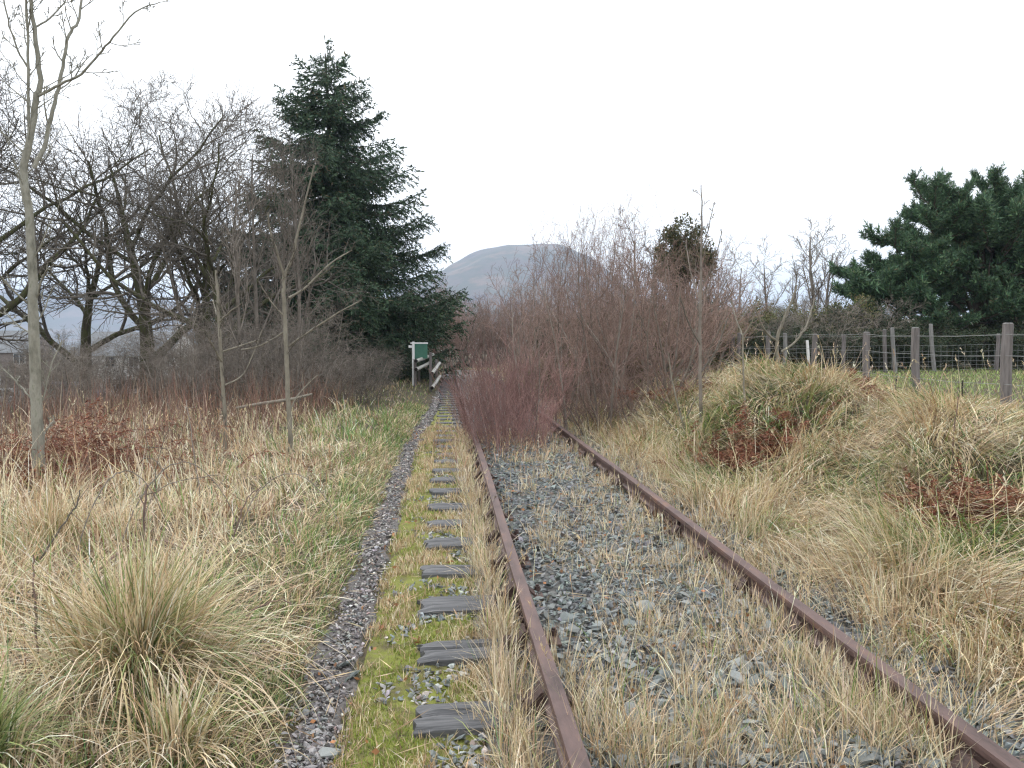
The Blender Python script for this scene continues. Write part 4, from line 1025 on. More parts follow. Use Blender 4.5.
# --- bare trees on the right, behind the fence
PALE = [dict(n=8, wob=.08, up=.04, kids=10, ang=36, ratio=.42, tmin=.25, tip=.2, rr=.55, rmin=.0085),
        dict(n=6, wob=.16, up=.06, kids=7, ang=38, ratio=.5, tmin=.15, tip=.4, rr=.6),
        dict(n=5, wob=.2, up=.04, kids=5, ang=38, ratio=.55, tmin=.15, tip=.5, rr=.65),
        dict(n=4, wob=.2, up=.03, kids=0, ang=30, ratio=.5, tmin=.2, tip=.8)]
pale = [bare_tree('bare_ash_tree', 130 + i, PALE, 6.0, .1, mats=('grey_twig', 'grey_twig'), limbs_apart=False, sides=(7, 4, 3, 3)) for i in range(2)]
for (px, Y, top, lab) in ((812, 30, 228, 'tallest pale bare tree right of the ivy-clad tree'), (826, 29, 245, 'pale bare tree beside the dark pine'), (795, 34, 262, 'bare tree with a round fine crown behind the white post'),
                          (765, 36, 258, 'bare tree over the hedge left of the round-crowned one'), (742, 38, 262, 'bare tree next to the ivy-clad tree on its right'), (850, 40, 268, 'faint bare tree at the left edge of the pine'),
                          (640, 34, 235, 'purplish bare tree left of the ivy-clad tree'), (655, 37, 240, 'thin bare tree close to the ivy-clad tree'), (720, 40, 262, 'small bare tree behind the thin straight sapling')):
    p = at(px, 345, Y); o = put(pale[len(lab) % 2], p.x, Y, rs.uniform(0, 6), 1.0); s = (CAMZ + (341 - top) / FPX * Y - float(H(p.x, Y))) / 6.1; o.scale = (s * 1.25, s * 1.25, s); tag(o, lab, 'tree', 'bare trees behind the right fence')
for i, (px, Y, top) in enumerate(((262, 19, 150), (300, 20.5, 165), (335, 19.5, 190), (240, 18, 190), (318, 22, 140), (285, 21, 180), (365, 21.5, 215))):
    if i in (2, 4, 6): continue
    p = at(px, 400, Y); o = put(pale[i % 2], p.x, Y, rs.uniform(0, 6), 1.0); s = (CAMZ + (341 - top) / FPX * Y - float(H(p.x, Y))) / 6.1; o.scale = (s * .62, s * .62, s)
    tag(o, ['thin brown bare tree against the left flank of the spruce', 'brown bare tree right behind the forked pale sapling', 'bare brown tree against the middle of the spruce', 'leftmost thin bare tree beside the spruce', 'tallest bare brown tree in front of the spruce trunk', 'bare tree just left of the forked pale sapling', 'short bare tree against the right half of the spruce'][i], 'tree', 'leafless trees in front of the spruce')
# far wood: bare crowns on the rise, and along the valley
for i in range(34):
    px = rs.uniform(610, 900); Y = rs.uniform(85, 150); p = at(px, 320, Y)
    o = put(oakB if i % 2 else oakA, p.x, Y, rs.uniform(0, 6.28), rs.uniform(.5, .75)); tag(o, 'far bare tree of the wood on the rise', 'tree', 'far trees on the right-hand rise')
for i in range(26):
    px = rs.uniform(-60, 470); Y = rs.uniform(70, 170); p = at(px, 330, Y)
    o = put(oakA if i % 2 else oakB, p.x, Y, rs.uniform(0, 6.28), rs.uniform(.5, .75)); tag(o, 'far bare tree in the valley behind the oaks', 'tree', 'far trees in the valley')

# ================================================================== CONIFERS AND EVERGREENS
def two_mat(name, bark, sprays, m1, m2):
    """one bough: limb tubes (first material) and needle sprays (second)"""
    v, f = bark; bf = f.ravel(); n0 = len(v)
    V = np.concatenate([v, sprays[0]]); F = np.concatenate([bf, sprays[1] + n0]); S = np.concatenate([np.arange(len(f)) * 4, sprays[2] + len(bf)])
    C = np.concatenate([np.full((n0, 3), .1), sprays[3]])
    me = mesh_data(name, V, F, S, M[m1], C); me.materials.append(M[m2])
    me.polygons.foreach_set('material_index', np.concatenate([np.zeros(len(f), dtype=np.int32), np.ones(len(sprays[2]), dtype=np.int32)]))
    return me
SPC = [(.048,.085,.05), (.068,.115,.064), (.095,.142,.078), (.036,.066,.042), (.12,.098,.06)]
def spruce_bough(r, Lb, rise):
    """a bough along +X: it sags, then turns up at the tip, with hanging side sprays"""
    n = 9; d = np.array([1.0, 0, rise]); p = np.zeros(3); P = [p]; S, D, L = [], [], []
    for i in range(n):
        d = d + np.array([0, r.uniform(-.05, .05), -.06 if i < 4 else .115]); d /= np.linalg.norm(d); p = p + d * Lb / n; P.append(p)
    limbs = [([tuple(q) for q in P], [.011 * Lb ** .6 * (1 - i / (n + 1)) + .004 for i in range(n + 1)])]
    m = max(16, int(Lb * 22))
    for j in range(m):
        f = (.08 + .92 * (j + r.random()) / m) * n; i = min(n - 1, int(f)); q = P[i] + (P[i+1] - P[i]) * (f - i); tg = P[i+1] - P[i]; tg /= np.linalg.norm(tg)
        sd = np.cross(tg, [0, 0, 1]); sd /= np.linalg.norm(sd) + 1e-9; sg = 1 if j % 2 else -1
        dd = tg * .8 + sd * sg * r.uniform(.3, 1.0) + np.array([0, 0, r.uniform(-1.0, .1)]); dd /= np.linalg.norm(dd)
        S.append(q); D.append(dd); L.append((.22 * Lb * (1 - .6 * f / n) + .16) * r.uniform(.55, 1.25))
    S.append(P[-1] - d * .15); D.append(d); L.append(.38)
    S, D, L = np.array(S), np.array(D), np.array(L)
    per = np.clip((L / .021).astype(int), 6, 48); k = np.repeat(np.arange(len(S)), per); f = RNG.uniform(0, 1, len(k))
    base = S[k] + D[k] * (L[k] * f)[:, None] + np.stack([0*f, 0*f, -.16 * L[k] * f * f], -1)
    dd = D[k] + RNG.normal(0, .5, (len(k), 3)) + np.array([0, 0, -.12]); dd /= np.linalg.norm(dd, axis=1, keepdims=True)
    col = np.clip(pal(SPC, [4,5,2.4,3,.8], len(k), .14) * RNG.normal(1, .15, len(S))[k][:, None], .01, .5)
    return two_mat('branch', tubes(limbs, 5), rhombi(base, dd, RNG.uniform(.07, .14, len(k)), RNG.uniform(.024, .042, len(k)), col), 'spruce_bark', 'needle')
def spruce(name, seed, Ht, Rm, label, count=290):
    r = random.Random(seed); root = empty(name)
    tr = [((.06 * math.sin(k), .06 * math.cos(k * 1.7), Ht * k / 10 - .1)) for k in range(11)]
    tube_obj('trunk', [(tr, [.26 * (1 - k / 10.5) + .012 for k in range(11)])], 10, M['spruce_bark'], root)
    protos = [(L0, [spruce_bough(r, L0, ri) for ri in (.06, -.06)]) for L0 in (.7, 1.5, 2.8, 4.6)]
    for k in range(count):
        t = .05 + .94 * (1 - (1 - (k + .5) / count) ** .86); z = Ht * t
        prof = (Rm * (1 - t) ** .78 + .14) * (1 + .07 * math.sin(z * 2.6)) * r.uniform(.6, 1.14)
        if t < .17: prof *= .66 + .34 * t / .17
        L0, pr = min(protos, key=lambda q: abs(math.log(q[0] / prof)))
        b = link('branch', r.choice(pr), root, (0, 0, z + r.uniform(-.1, .1))); sc = prof / L0
        b.scale = (sc, sc * 1.35, sc * 1.2); b.rotation_euler = (r.uniform(-.2, .2), -(.5 if t > .9 else .25 if t > .75 else .05) + r.uniform(-.1, .12), k * 2.399 + r.uniform(-.3, .3))
    tip = spruce_bough(r, .8, .1); b = link('branch', tip, root, (0, 0, Ht - .5)); b.rotation_euler = (0, -1.5, 0)
    return tag(root, label, 'spruce')
sp = spruce('spruce_tree', 5, 12.2, 5.3, 'tall dark green spruce with upturned branch tips left of the path')
place(sp, -4.65, 32.5, 0, 1.14, sz=1.075)

def leafy(name, seed, tips, limb_r, cols, wts, needle, label, cat, per=60, rad=.38, up=.5, trunk=None, bark='spruce_bark', lsize=(.09, .16), lw=(.012, .02), limbs_from=None, mat='needle'):
    """evergreen: limbs run from the trunk to tips, every tip carries a clump of sprays"""
    r = random.Random(seed); root = empty(name)
    tube_obj('trunk', [trunk], 9, M[bark], root)
    tp = trunk[0]; lm = []
    for q in tips[::limbs_from or 2]:
        zt = max(.4, min(tp[-1][2] * .9, q[2] * r.uniform(.25, .7))); k = min(range(len(tp)), key=lambda i: abs(tp[i][2] - zt)); b = np.array(tp[k]); q = np.array(q)
        P = [tuple(b + (q - b) * t + np.array([r.uniform(-.06, .06), r.uniform(-.06, .06), .12 * math.sin(t * 3.14) - .1 * (1 - t) * t])) for t in (0, .25, .5, .75, 1)]
        lm.append((P, [limb_r * (1 - .8 * t) for t in (0, .25, .5, .75, 1)]))
    tube_obj('branches', lm, 4, M[bark], root)
    T = np.array(tips); k = np.repeat(np.arange(len(T)), per)
    off = RNG.normal(0, 1, (len(k), 3)); off /= np.linalg.norm(off, axis=1, keepdims=True)
    sz = RNG.uniform(.6, 1.25, len(T))[k] * rad
    base = T[k] + off * (sz * RNG.uniform(0, 1, len(k)) ** .5)[:, None]
    d = off * .8 + RNG.normal(0, .5, (len(k), 3)) + np.array([0, 0, up]); d /= np.linalg.norm(d, axis=1, keepdims=True)
    col = np.clip(pal(cols, wts, len(k), .14) * RNG.normal(1, .15, len(T))[k][:, None], .01, .5)
    link('crown', mesh_data('crown', *rhombi(base, d, RNG.uniform(*lsize, len(k)), RNG.uniform(*lw, len(k)), col)[:3], M[mat], np.repeat(col, 4, 0)), root)
    return tag(root, label, cat)

# dark pine on the right: broad, several pointed tops
rp = random.Random(4); tips = []
lobes = [(-3.0, 0, 2.9, 1.5, 1.7), (-1.9, -.4, 4.2, 1.3, 1.6), (-1.15, 0, 5.0, 1.0, 1.4), (-.2, .3, 4.6, 1.3, 1.5), (.7, 0, 4.9, 1.2, 1.5), (1.25, -.3, 5.1, .95, 1.3), (2.2, 0, 4.6, 1.2, 1.6), (3.3, .2, 4.2, 1.4, 1.8), (4.6, 0, 3.6, 1.5, 1.9), (0, -.6, 3.2, 1.9, 1.7), (2, -.6, 3.0, 2.0, 1.7), (-3.7, .2, 2.2, 1.0, 1.0), (-1.8, .3, 2.4, 1.4, 1.3), (3.6, 0, 2.4, 1.6, 1.4), (-2.6, -.5, 1.6, 1.3, 1.0), (-.6, -.6, 1.9, 1.5, 1.1), (1.2, -.5, 1.8, 1.5, 1.1), (3, -.4, 1.6, 1.4, 1.0), (-.6, -.3, 3.6, 1.2, 1.2), (-2.4, -.3, 3.3, 1.2, 1.3), (1.2, -.4, 3.9, 1.3, 1.2), (-3.4, -.2, 1.5, .9, .8)]
PINEC = [(.07,.135,.075), (.10,.175,.09), (.135,.21,.105), (.05,.095,.06), (.15,.13,.07)]
def pine_bough(r):
    """a bough about 1.2 m long along +X, its shoots turned up and ringed with needles"""
    P = [np.array([1.2 * t, .08 * math.sin(3 * t + r.uniform(0, 3)), .28 * t * t]) for t in (0, .2, .4, .6, .8, 1)]
    limbs = [([tuple(q) for q in P], [.022, .018, .015, .011, .008, .005])]; B, D, K = [], [], []
    for s_ in range(44):
        t = .1 + .9 * s_ / 43; f = t * 5; i = min(4, int(f)); q = P[i] + (P[i+1] - P[i]) * (f - i)
        a = r.uniform(-1.4, 1.4) * (1.1 - .6 * t); d = np.array([math.cos(a) * .9, math.sin(a), r.uniform(.2, 1.1)]); d /= np.linalg.norm(d); L = r.uniform(.2, .55) * (1.15 - .45 * t)
        e = q + d * L * .5 + np.array([0, 0, .02]); g_ = q + d * L + np.array([0, 0, .12 * L]); limbs.append(([tuple(q), tuple(e), tuple(g_)] , [.006, .005, .003]))
        for w_ in range(46):
            u = r.random() ** .8; B.append(q + (g_ - q) * u); D.append(d * .75 + np.array(rnd_unit(r)) * .9 + np.array([0, 0, .2])); K.append(s_)
    B, D, K = np.array(B), np.array(D), np.array(K); D /= np.linalg.norm(D, axis=1, keepdims=True)
    col = np.clip(pal(PINEC, [4,4,2,3,.5], len(B), .16) * RNG.normal(1, .16, 44)[K][:, None], .01, .5)
    return two_mat('bough', tubes([(list(p) + [p[-1]] * (6 - len(p)), list(w) + [w[-1]] * (6 - len(w))) for p, w in limbs], 4), rhombi(B, D, RNG.uniform(.09, .18, len(B)), RNG.uniform(.018, .032, len(B)), col), 'spruce_bark', 'needle')
pn_ = empty('pine_tree'); tag(pn_, 'broad dark green pine behind the fence on the right', 'pine')
tube_obj('trunk', [([(.2, 0, -.1), (.15, .05, 1.0), (.25, 0, 2.2), (.1, 0, 3.6), (0, 0, 5.0)], [.26, .22, .18, .12, .05])], 10, M['spruce_bark'], pn_)
for (lx, ly, lz, lr, lh) in lobes: tube_obj('limb', [([(.2, 0, .3 + lz * .15), (.2 + (lx - .2) * .35, ly * .4, .4 + lz * .45), (.2 + (lx - .2) * .75, ly * .8, lz * .78), (lx, ly, lz)], [.075, .06, .045, .02])], 6, M['spruce_bark'], pn_)
pb = [pine_bough(rp) for _ in range(5)]; nb_ = 290; tot = sum(l[3] * l[4] for l in lobes)
for (lx, ly, lz, lr, lh) in lobes:
    for k in range(max(6, int(nb_ * lr * lh / tot))):
        a = k * 2.399 + rp.uniform(-.4, .4); f = rp.random(); inn = rp.uniform(0, .35) * lr; ln = lr * rp.uniform(.6, 1.1) * (1 - .42 * f)
        b = link('bough', rp.choice(pb), pn_, (lx + inn * math.cos(a), ly + inn * math.sin(a), lz - lh * .55 + lh * f * .95)); sc = max(.8, min(1.55, ln / .95))
        b.scale = (sc, max(1.0, sc * 1.1), max(1.0, sc)); b.rotation_euler = (rp.uniform(-.4, .4), -(.02 + .45 * f ** 1.5) + rp.uniform(-.3, .3), a)
place(pn_, 18.75, 26.5, 0, 1.0, sz=1.15)
# ivy-clad tree
tips = []
for (lx, ly, lz, lr, lh) in [(0, 0, 5.3, .75, 1.6), (.5, 0, 4.7, .7, 1.5), (-.5, 0, 4.7, .65, 1.5), (.9, 0, 4.1, .6, 1.0), (0, 0, 4.2, .9, 1.2), (-.7, 0, 4.0, .5, 1.0), (-.2, 0, 2.6, .4, 2.2)]:
    for _ in range(int(42 * lr)):
        a = rp.uniform(0, 6.28); f = rp.random(); tips.append((lx + lr * math.sin(f * 3.14) * math.cos(a), ly + lr * math.sin(f * 3.14) * math.sin(a), lz - lh / 2 + lh * f))
iv = leafy('ivy_clad_tree', 8, tips, .04, [(.09,.095,.04), (.13,.122,.055), (.065,.075,.035), (.18,.13,.07)], [4,3,3,2], False, 'ivy-clad tree with a rounded olive crown above the thicket', 'tree', per=85, rad=.27, up=.0,
           trunk=([(0, 0, -.1), (.05, 0, 1.5), (-.1, 0, 3), (0, 0, 4.6)], [.2, .17, .14, .06]), bark='oak_bark', lsize=(.08, .14), lw=(.06, .09), mat='leaf')
p = at(683, 345, 34); place(iv, p.x, 34, 0, .98, sz=1.04)
# hedge bushes along the back of the right field
def bush_proto(seed, cols, wts):
    tips = []
    for _ in range(9):
        lx, ly, lz, lr = rp.uniform(-1.2, 1.2), rp.uniform(-.6, .6), rp.uniform(.7, 1.7), rp.uniform(.4, .7)
        for _k in range(26):
            u = rnd_unit(rp); s = rp.uniform(.5, 1); tips.append((lx + u[0] * lr * s, ly + u[1] * lr * s, max(.1, lz + u[2] * lr * s)))
    return leafy('hedge_bush', seed, tips, .02, cols, wts, False, 'x', 'bush', per=32, rad=.2, up=.1, trunk=([(0, 0, -.1), (.05, 0, .6), (0, 0, 1.2)], [.07, .05, .02]), bark='oak_twig', lsize=(.05, .11), lw=(.03, .055), mat='leaf')
hb = [bush_proto(1, [(.13,.14,.055), (.18,.18,.08), (.2,.16,.09), (.09,.105,.045)], [3,3,3,3]), bush_proto(2, [(.2,.15,.095), (.26,.21,.13), (.16,.16,.075), (.12,.09,.06)], [4,3,2,3]), bush_proto(3, [(.035,.055,.03), (.055,.075,.04), (.08,.07,.04)], [4,3,1])]
for i in range(34):
    px = 560 + 470 * (i + .5) / 34 + rs.uniform(-8, 8); Y = rs.uniform(24.5, 33); p = at(px, 350, Y)
    src = hb[rs.choice([0, 0, 1, 1, 2])] if px < 850 else hb[rs.choice([2, 2, 0])]
    o = put(src, p.x, Y, rs.uniform(-.5, .5), rs.uniform(.85, 1.2), sz=rs.uniform(.8, 1.2) * (1.0 if px < 850 else .8))
    tag(o, 'olive brown hedge bush behind the right field' if px < 850 else 'dark undergrowth bush below the pine', 'bush', 'hedge bushes behind the right field' if px < 850 else 'undergrowth below the pine')
for i in range(10):
    px = 556 + 170 * (i + .5) / 10; Y = rs.uniform(20, 24); p = at(px, 350, Y)
    tag(put(hb[i % 2], p.x, Y, rs.uniform(-.5, .5), .9, sz=rs.uniform(.6, .8)), 'greenish low bush inside the thicket', 'bush', 'low green bushes inside the thicket')

for i in range(16):
    px = 600 + 270 * (i + .5) / 16 + rs.uniform(-8, 8); Y = rs.uniform(22.8, 27); p = at(px, 350, Y)
    tag(put(brush[i % 3], p.x, Y, rs.uniform(0, 6.28), .9, sz=rs.uniform(.55, .95)), 'leafless twiggy shrub along the hedge behind the netting fence', 'shrub', 'leafless shrubs along the hedge')
for i in range(13):
    px = 735 + 300 * (i + .5) / 13; Y = rs.uniform(23.0, 24.0); p = at(px, 350, Y)
    tag(put(hb[2], p.x, Y, rs.uniform(-.5, .5), .8, sz=rs.uniform(.5, .7)), 'dark low bush right behind the netting fence', 'bush', 'dark bushes behind the netting fence')

# ================================================================== BRAMBLES, STALKS, LOG
def cane(name, pts, r0, r1, mat, label, cat, group):
    root_p = Vector(pts[0]); P = [np.array(q) - np.array(root_p) for q in pts]; S = []
    for j in range(len(P) - 1):
        p0, p1, p2, p3 = P[max(j-1, 0)], P[j], P[j+1], P[min(j+2, len(P)-1)]
        for t in (0, .2, .4, .6, .8): S.append(tuple(.5*((2*p1)+(-p0+p2)*t+(2*p0-5*p1+4*p2-p3)*t*t+(-p0+3*p1-3*p2+p3)*t**3) + np.array([rs.uniform(-1, 1), rs.uniform(-1, 1), rs.uniform(-1, 1)]) * .005))
    S.append(tuple(P[-1])); n = len(S); rad = [r0 + (r1 - r0) * i / (n - 1) for i in range(n)]
    polys = [(S, rad)]
    for i in range(3, n - 1, 2):                         # side shoots and leaf stubs
        if rs.random() < .55:
            u = rnd_unit(rs); q = S[i]; l = rs.uniform(.03, .14); polys.append(([q, tuple(q[j] + u[j] * l * .5 + (0, 0, .01)[j] for j in range(3)), tuple(q[j] + u[j] * l + (0, 0, .03)[j] for j in range(3))], [rad[i] * .55, rad[i] * .4, rad[i] * .2]))
    v, f = tubes(polys, 5); o = link(name, mesh_data(name, v, *fixed(f), M[mat], smooth=True)); o.location = root_p
    return tag(o, label, cat, group)
def arch(x, y, az, span, hgt, k=6):
    out = []
    for i in range(k + 1):
        t = i / k; xx, yy_ = x + math.cos(az) * span * t, y + math.sin(az) * span * t
        out.append((xx, yy_, float(H(xx, yy_)) + hgt * (1 - (2 * t * .8 - .8 + .0) ** 2 / .64) + (0 if i else -.03)))
    return out
def px_line(Y, *pp): return [tuple(at(a, b, Y + (.05 * i))) for i, (a, b) in enumerate(pp)]
BG = 'bramble canes left of the path'
cane('bramble_cane', px_line(4.9, (146,580), (143,535), (145,500), (147,485)), .010, .006, 'brown_twig', 'thick dark upright bramble stem behind the big tussock', 'bramble', BG)
cane('bramble_cane', px_line(4.9, (84,583), (110,560), (138,541), (165,541), (186,550)), .008, .004, 'brown_twig', 'dark bramble cane arching right across the upright stem', 'bramble', BG)
cane('bramble_cane', px_line(6.0, (140,545), (150,500), (175,482), (218,475)), .005, .003, 'grey_twig', 'thin bramble cane bending right above the upright stem', 'bramble', BG)
cane('bramble_cane', px_line(3.6, (40,700), (37,640), (34,590), (33,555)), .006, .0035, 'brown_twig', 'thin dark upright stalk left of the big tussock', 'bramble', BG)
cane('bramble_cane', px_line(4.6, (233,537), (242,510), (250,495), (262,487)), .005, .003, 'brown_twig', 'short dark bramble cane hooking over the green turf', 'bramble', BG)
cane('bramble_cane', px_line(4.0, (246,615), (262,606), (280,600), (292,604)), .005, .003, 'brown_twig', 'low bramble cane arching over the turf beside the path', 'bramble', BG)
cane('bramble_cane', px_line(8.8, (100,462), (118,450), (150,447), (168,449)), .006, .004, 'grey_twig', 'pale cane arching over the dark bracken', 'bramble', BG)
cane('bramble_cane', px_line(7.2, (200,497), (195,460), (190,425), (186,400)), .007, .004, 'grey_twig', 'tall pale stem right of the dark bracken', 'bramble', BG)
cane('bramble_cane', px_line(5.0, (40,560), (66,520), (76,505), (80,490)), .007, .004, 'grey_twig', 'pale leaning stem at the foot of the young ash', 'bramble', BG)
for i in range(26):
    x, y = rs.uniform(-6.5, -1.7), rs.uniform(5, 10.5)
    if rs.random() < .5: cane('bramble_cane', arch(x, y, rs.uniform(0, 6.28), rs.uniform(.5, 1.4), rs.uniform(.35, .8)), .005, .003, rs.choice(['brown_twig', 'grey_twig']), 'arching cane among the straw grass of the left bank', 'bramble', 'arching canes of the left bank')
    else: cane('dead_stalk', [(x, y, float(H(x, y)) - .03), (x + rs.uniform(-.05, .05), y, float(H(x, y)) + .4), (x + rs.uniform(-.15, .15), y, float(H(x, y)) + rs.uniform(.65, 1.15))], .005, .0025, rs.choice(['grey_twig', 'pale_bark', 'brown_twig']), 'upright dead stalk in the straw grass of the left bank', 'stalk', 'dead stalks of the left bank')
a, b = at(236, 408, 13.5), at(312, 394, 13.9)
lg = MB(); lg.tube([(0, 0, 0), (.45, .1, .07), (.9, .25, .13), tuple(b - a)], [.022, .03, .026, .018], 9)
lo = lg.build('fallen_branch', M['log'], smooth=True); lo.location = a; tag(lo, 'pale barkless branch lying in the scrub behind the slim saplings', 'branch')

# ================================================================== FENCES
def round_post(x, y, hgt, r, mat, parent, base, tilt=(0, 0), name='post'):
    m = MB(); k = 6
    m.tube([(tilt[0] * t * hgt + .012 * math.sin(t * 5 + x), tilt[1] * t * hgt, -.25 + (hgt + .25) * t) for t in [i / k for i in range(k + 1)]], [r * (1.06 - .1 * i / k) * rs.uniform(.97, 1.03) for i in range(k + 1)], 12)
    o = m.build(name, M[mat], parent, smooth=False)
    top = MB(); top.tube([(tilt[0] * hgt, tilt[1] * hgt, hgt - .005), (tilt[0] * hgt, tilt[1] * hgt, hgt + .012)], [r * .95, r * .7], 12); top.build('post_top', M['pale_post'], o)
    o.location = Vector((x, y, float(H(x, y)))) - Vector(base)
    return o
fr_ = empty('wire_fence', (7.85, 10.4, float(H(7.85, 10.4))))
tag(fr_, 'post-and-wire fence of stout round timber posts along the right bank', 'fence')
base = fr_.location.copy(); PY = [(7.9, 8.1, 1.2, .075, (0, 0)), (7.88, 10.45, 1.2, .072, (-.01, 0)), (7.85, 12.5, 1.18, .064, (-.055, 0)), (7.86, 14.1, 1.08, .062, (-.03, 0)), (7.9, 16.3, 1.05, .055, (0, 0)), (8.0, 19.0, 1.15, .055, (.01, 0)), (8.1, 21.2, 1.15, .055, (0, 0)), (8.2, 24, 1.15, .055, (0, 0))]
for (x, y, h_, r_, tl) in PY: round_post(x, y, h_, r_, 'post', fr_, base, tl)
for hz in (.35, .75, 1.05):
    w = MB(); P = []
    for (x, y, *_r), (x2_, y2_, *_q) in zip(PY, PY[1:]):
        for t in (0, .5): xx, yy_ = x + (x2_ - x) * t - .07, y + (y2_ - y) * t; P.append((xx - base.x, yy_ - base.y, float(H(x, y)) * (1 - t) + float(H(x2_, y2_)) * t + hz - (.02 if t else 0) - base.z))
    w.tube(P, .0028, 4); w.build('wire', M['wire'], fr_)
bf = empty('netting_fence', (12, 21.5, float(H(12, 21.5)))); base = bf.location.copy()
tag(bf, 'old wire netting fence with leaning bleached posts in front of the pine', 'fence')
BP = [(8.0, 21.4, 1.1, 'post', (0, 0)), (9.6, 21.5, 1.15, 'pale_post', (-.06, 0)), (11.3, 21.6, 1.1, 'post', (.02, 0)), (13.0, 21.8, 1.3, 'pale_post', (-.09, 0)), (12.75, 21.9, 1.25, 'post', (-.03, 0)), (14.35, 22.0, 1.4, 'pale_post', (-.12, .02)), (16.4, 22.2, 1.1, 'post', (.02, 0)), (19, 22.5, 1.2, 'post', (0, 0))]
for (x, y, h_, mt, tl) in BP: round_post(x, y, h_, .055, mt, bf, base, tl)
net = MB()
def fence_pt(x, h): y = 21.4 + (x - 8) * .1; return (x - base.x, y - .06 - base.y, float(H(x, y)) + h - base.z)
for h in (.06, .18, .31, .45, .6, .78): net.tube([fence_pt(x, h + .015 * math.sin(x * 2 + h * 9)) for x in np.arange(8, 19.01, .5)], .004, 3)
for x in np.arange(8.1, 19, .2): net.tube([fence_pt(x, .05), fence_pt(x + .01 * math.sin(x * 7), .4), fence_pt(x, .78)], .0035, 3)
tag(net.build('wire_netting', M['wire'], bf), kind='stuff')
w = MB(); w.tube([fence_pt(x, 1.05) for x in np.arange(8, 19.01, .5)], .004, 3); w.build('wire', M['wire'], bf)
wp = empty('white_post', (0, 0, 0)); q = at(809, 352, 16.9); wp.location = (q.x, 16.9, float(H(q.x, 16.9))); tag(wp, 'thin white stake leaning beside the grassy knoll', 'post')
m = MB(); m.tube([(.03, 0, -.2), (0, 0, .4), (-.05, 0, .95)], [.035, .034, .03], 7); m.build('stake', M['white_paint'], wp)
for (px, py, Y, lab) in ((896, 388, 12.2, 'small dark peg in the grass left of the middle round post'), (962, 396, 11.2, 'small dark peg in the grass between the two right-hand posts')):
    q = at(px, py, Y); m = MB(); m.tube([(0, 0, -.1), (0, 0, .08), (.005, 0, .2)], [.012, .011, .009], 6); m.tube([(0, 0, .03), (.05, 0, .02), (.1, 0, .03)], .005, 4)
    o = m.build('fence_peg', M['end_grain']); o.location = (q.x, Y, float(H(q.x, Y)) + .12); tag(o, lab, 'peg', 'dark pegs by the fence')

# ------------------------------------------------------------------ pole barriers and green panel where the path narrows
def pole(parent, base, a, b, r):
    a, b = Vector(a) - Vector(base), Vector(b) - Vector(base); d = (b - a).normalized()
    m = MB(); m.tube([a, a + (b - a) * .5 + Vector((0, 0, -.01)), b], [r * 1.03, r, r * .95], 12); o = m.build('rail_pole', M['pole_wood'], parent, smooth=False)
    c = MB(); c.tube([a - d * .006, a + d * .02], r * .99, 12); c.build('pole_end', M['end_grain'], o)
PZ = {}
b1 = (-.98, 27.0, 0.0)
bl = empty('pole_barrier', b1); tag(bl, 'barrier of two round timber poles in front of the green panel', 'barrier')
pole(bl, b1, at(416, 361, 26.8), at(433, 354.5, 31.5), .062); pole(bl, b1, at(416, 369.5, 26.8), at(431, 362, 31.0), .062)
m = MB(); m.box(-.08, .02, 3.6, 3.7, -.1, 1.15); m.bevel(.008); m.build('post', M['post'], bl)
m = MB(); m.box(-.10, .0, .3, .4, -.1, 1.05); m.bevel(.008); m.build('post', M['post'], bl)
b2 = (-.42, 25.5, 0.0)
br = empty('pole_barrier', b2); tag(br, 'barrier of two short timber poles beside the path, right of the green panel', 'barrier')
pole(br, b2, at(432, 373.5, 25.2), at(439.5, 363, 29.5), .058); pole(br, b2, at(432, 388, 25.2), at(440, 376, 29.5), .058)
m = MB(); m.box(-.09, .0, .15, .25, -.15, 1.32); m.bevel(.008); m.build('post', M['post'], br)
m = MB(); m.box(.06, .15, 3.7, 3.8, -.15, 1.0); m.bevel(.008); m.build('post', M['post'], br)
q = at(413.5, 376, 28.2); gp_ = empty('green_panel', (q.x, 28.2, float(H(q.x, 28.2)))); tag(gp_, 'green panel on a white post behind the pole barrier', 'panel')
m = MB(); m.box(-.045, .045, -.045, .045, -.2, 1.58); m.bevel(.006); m.build('post', M['white_paint'], gp_)
m = MB(); m.box(.05, .5, -.015, .015, .98, 1.5); m.bevel(.004); pn2 = m.build('board', M['green_panel'], gp_)
m = MB(); m.box(-.1, .52, -.025, .025, 1.505, 1.555); m.bevel(.004); m.build('top_rail', M['white_paint'], gp_)
m = MB(); m.box(-.17, -.05, -.03, .03, 1.36, 1.45); m.bevel(.004); m.build('bracket', M['white_paint'], gp_)

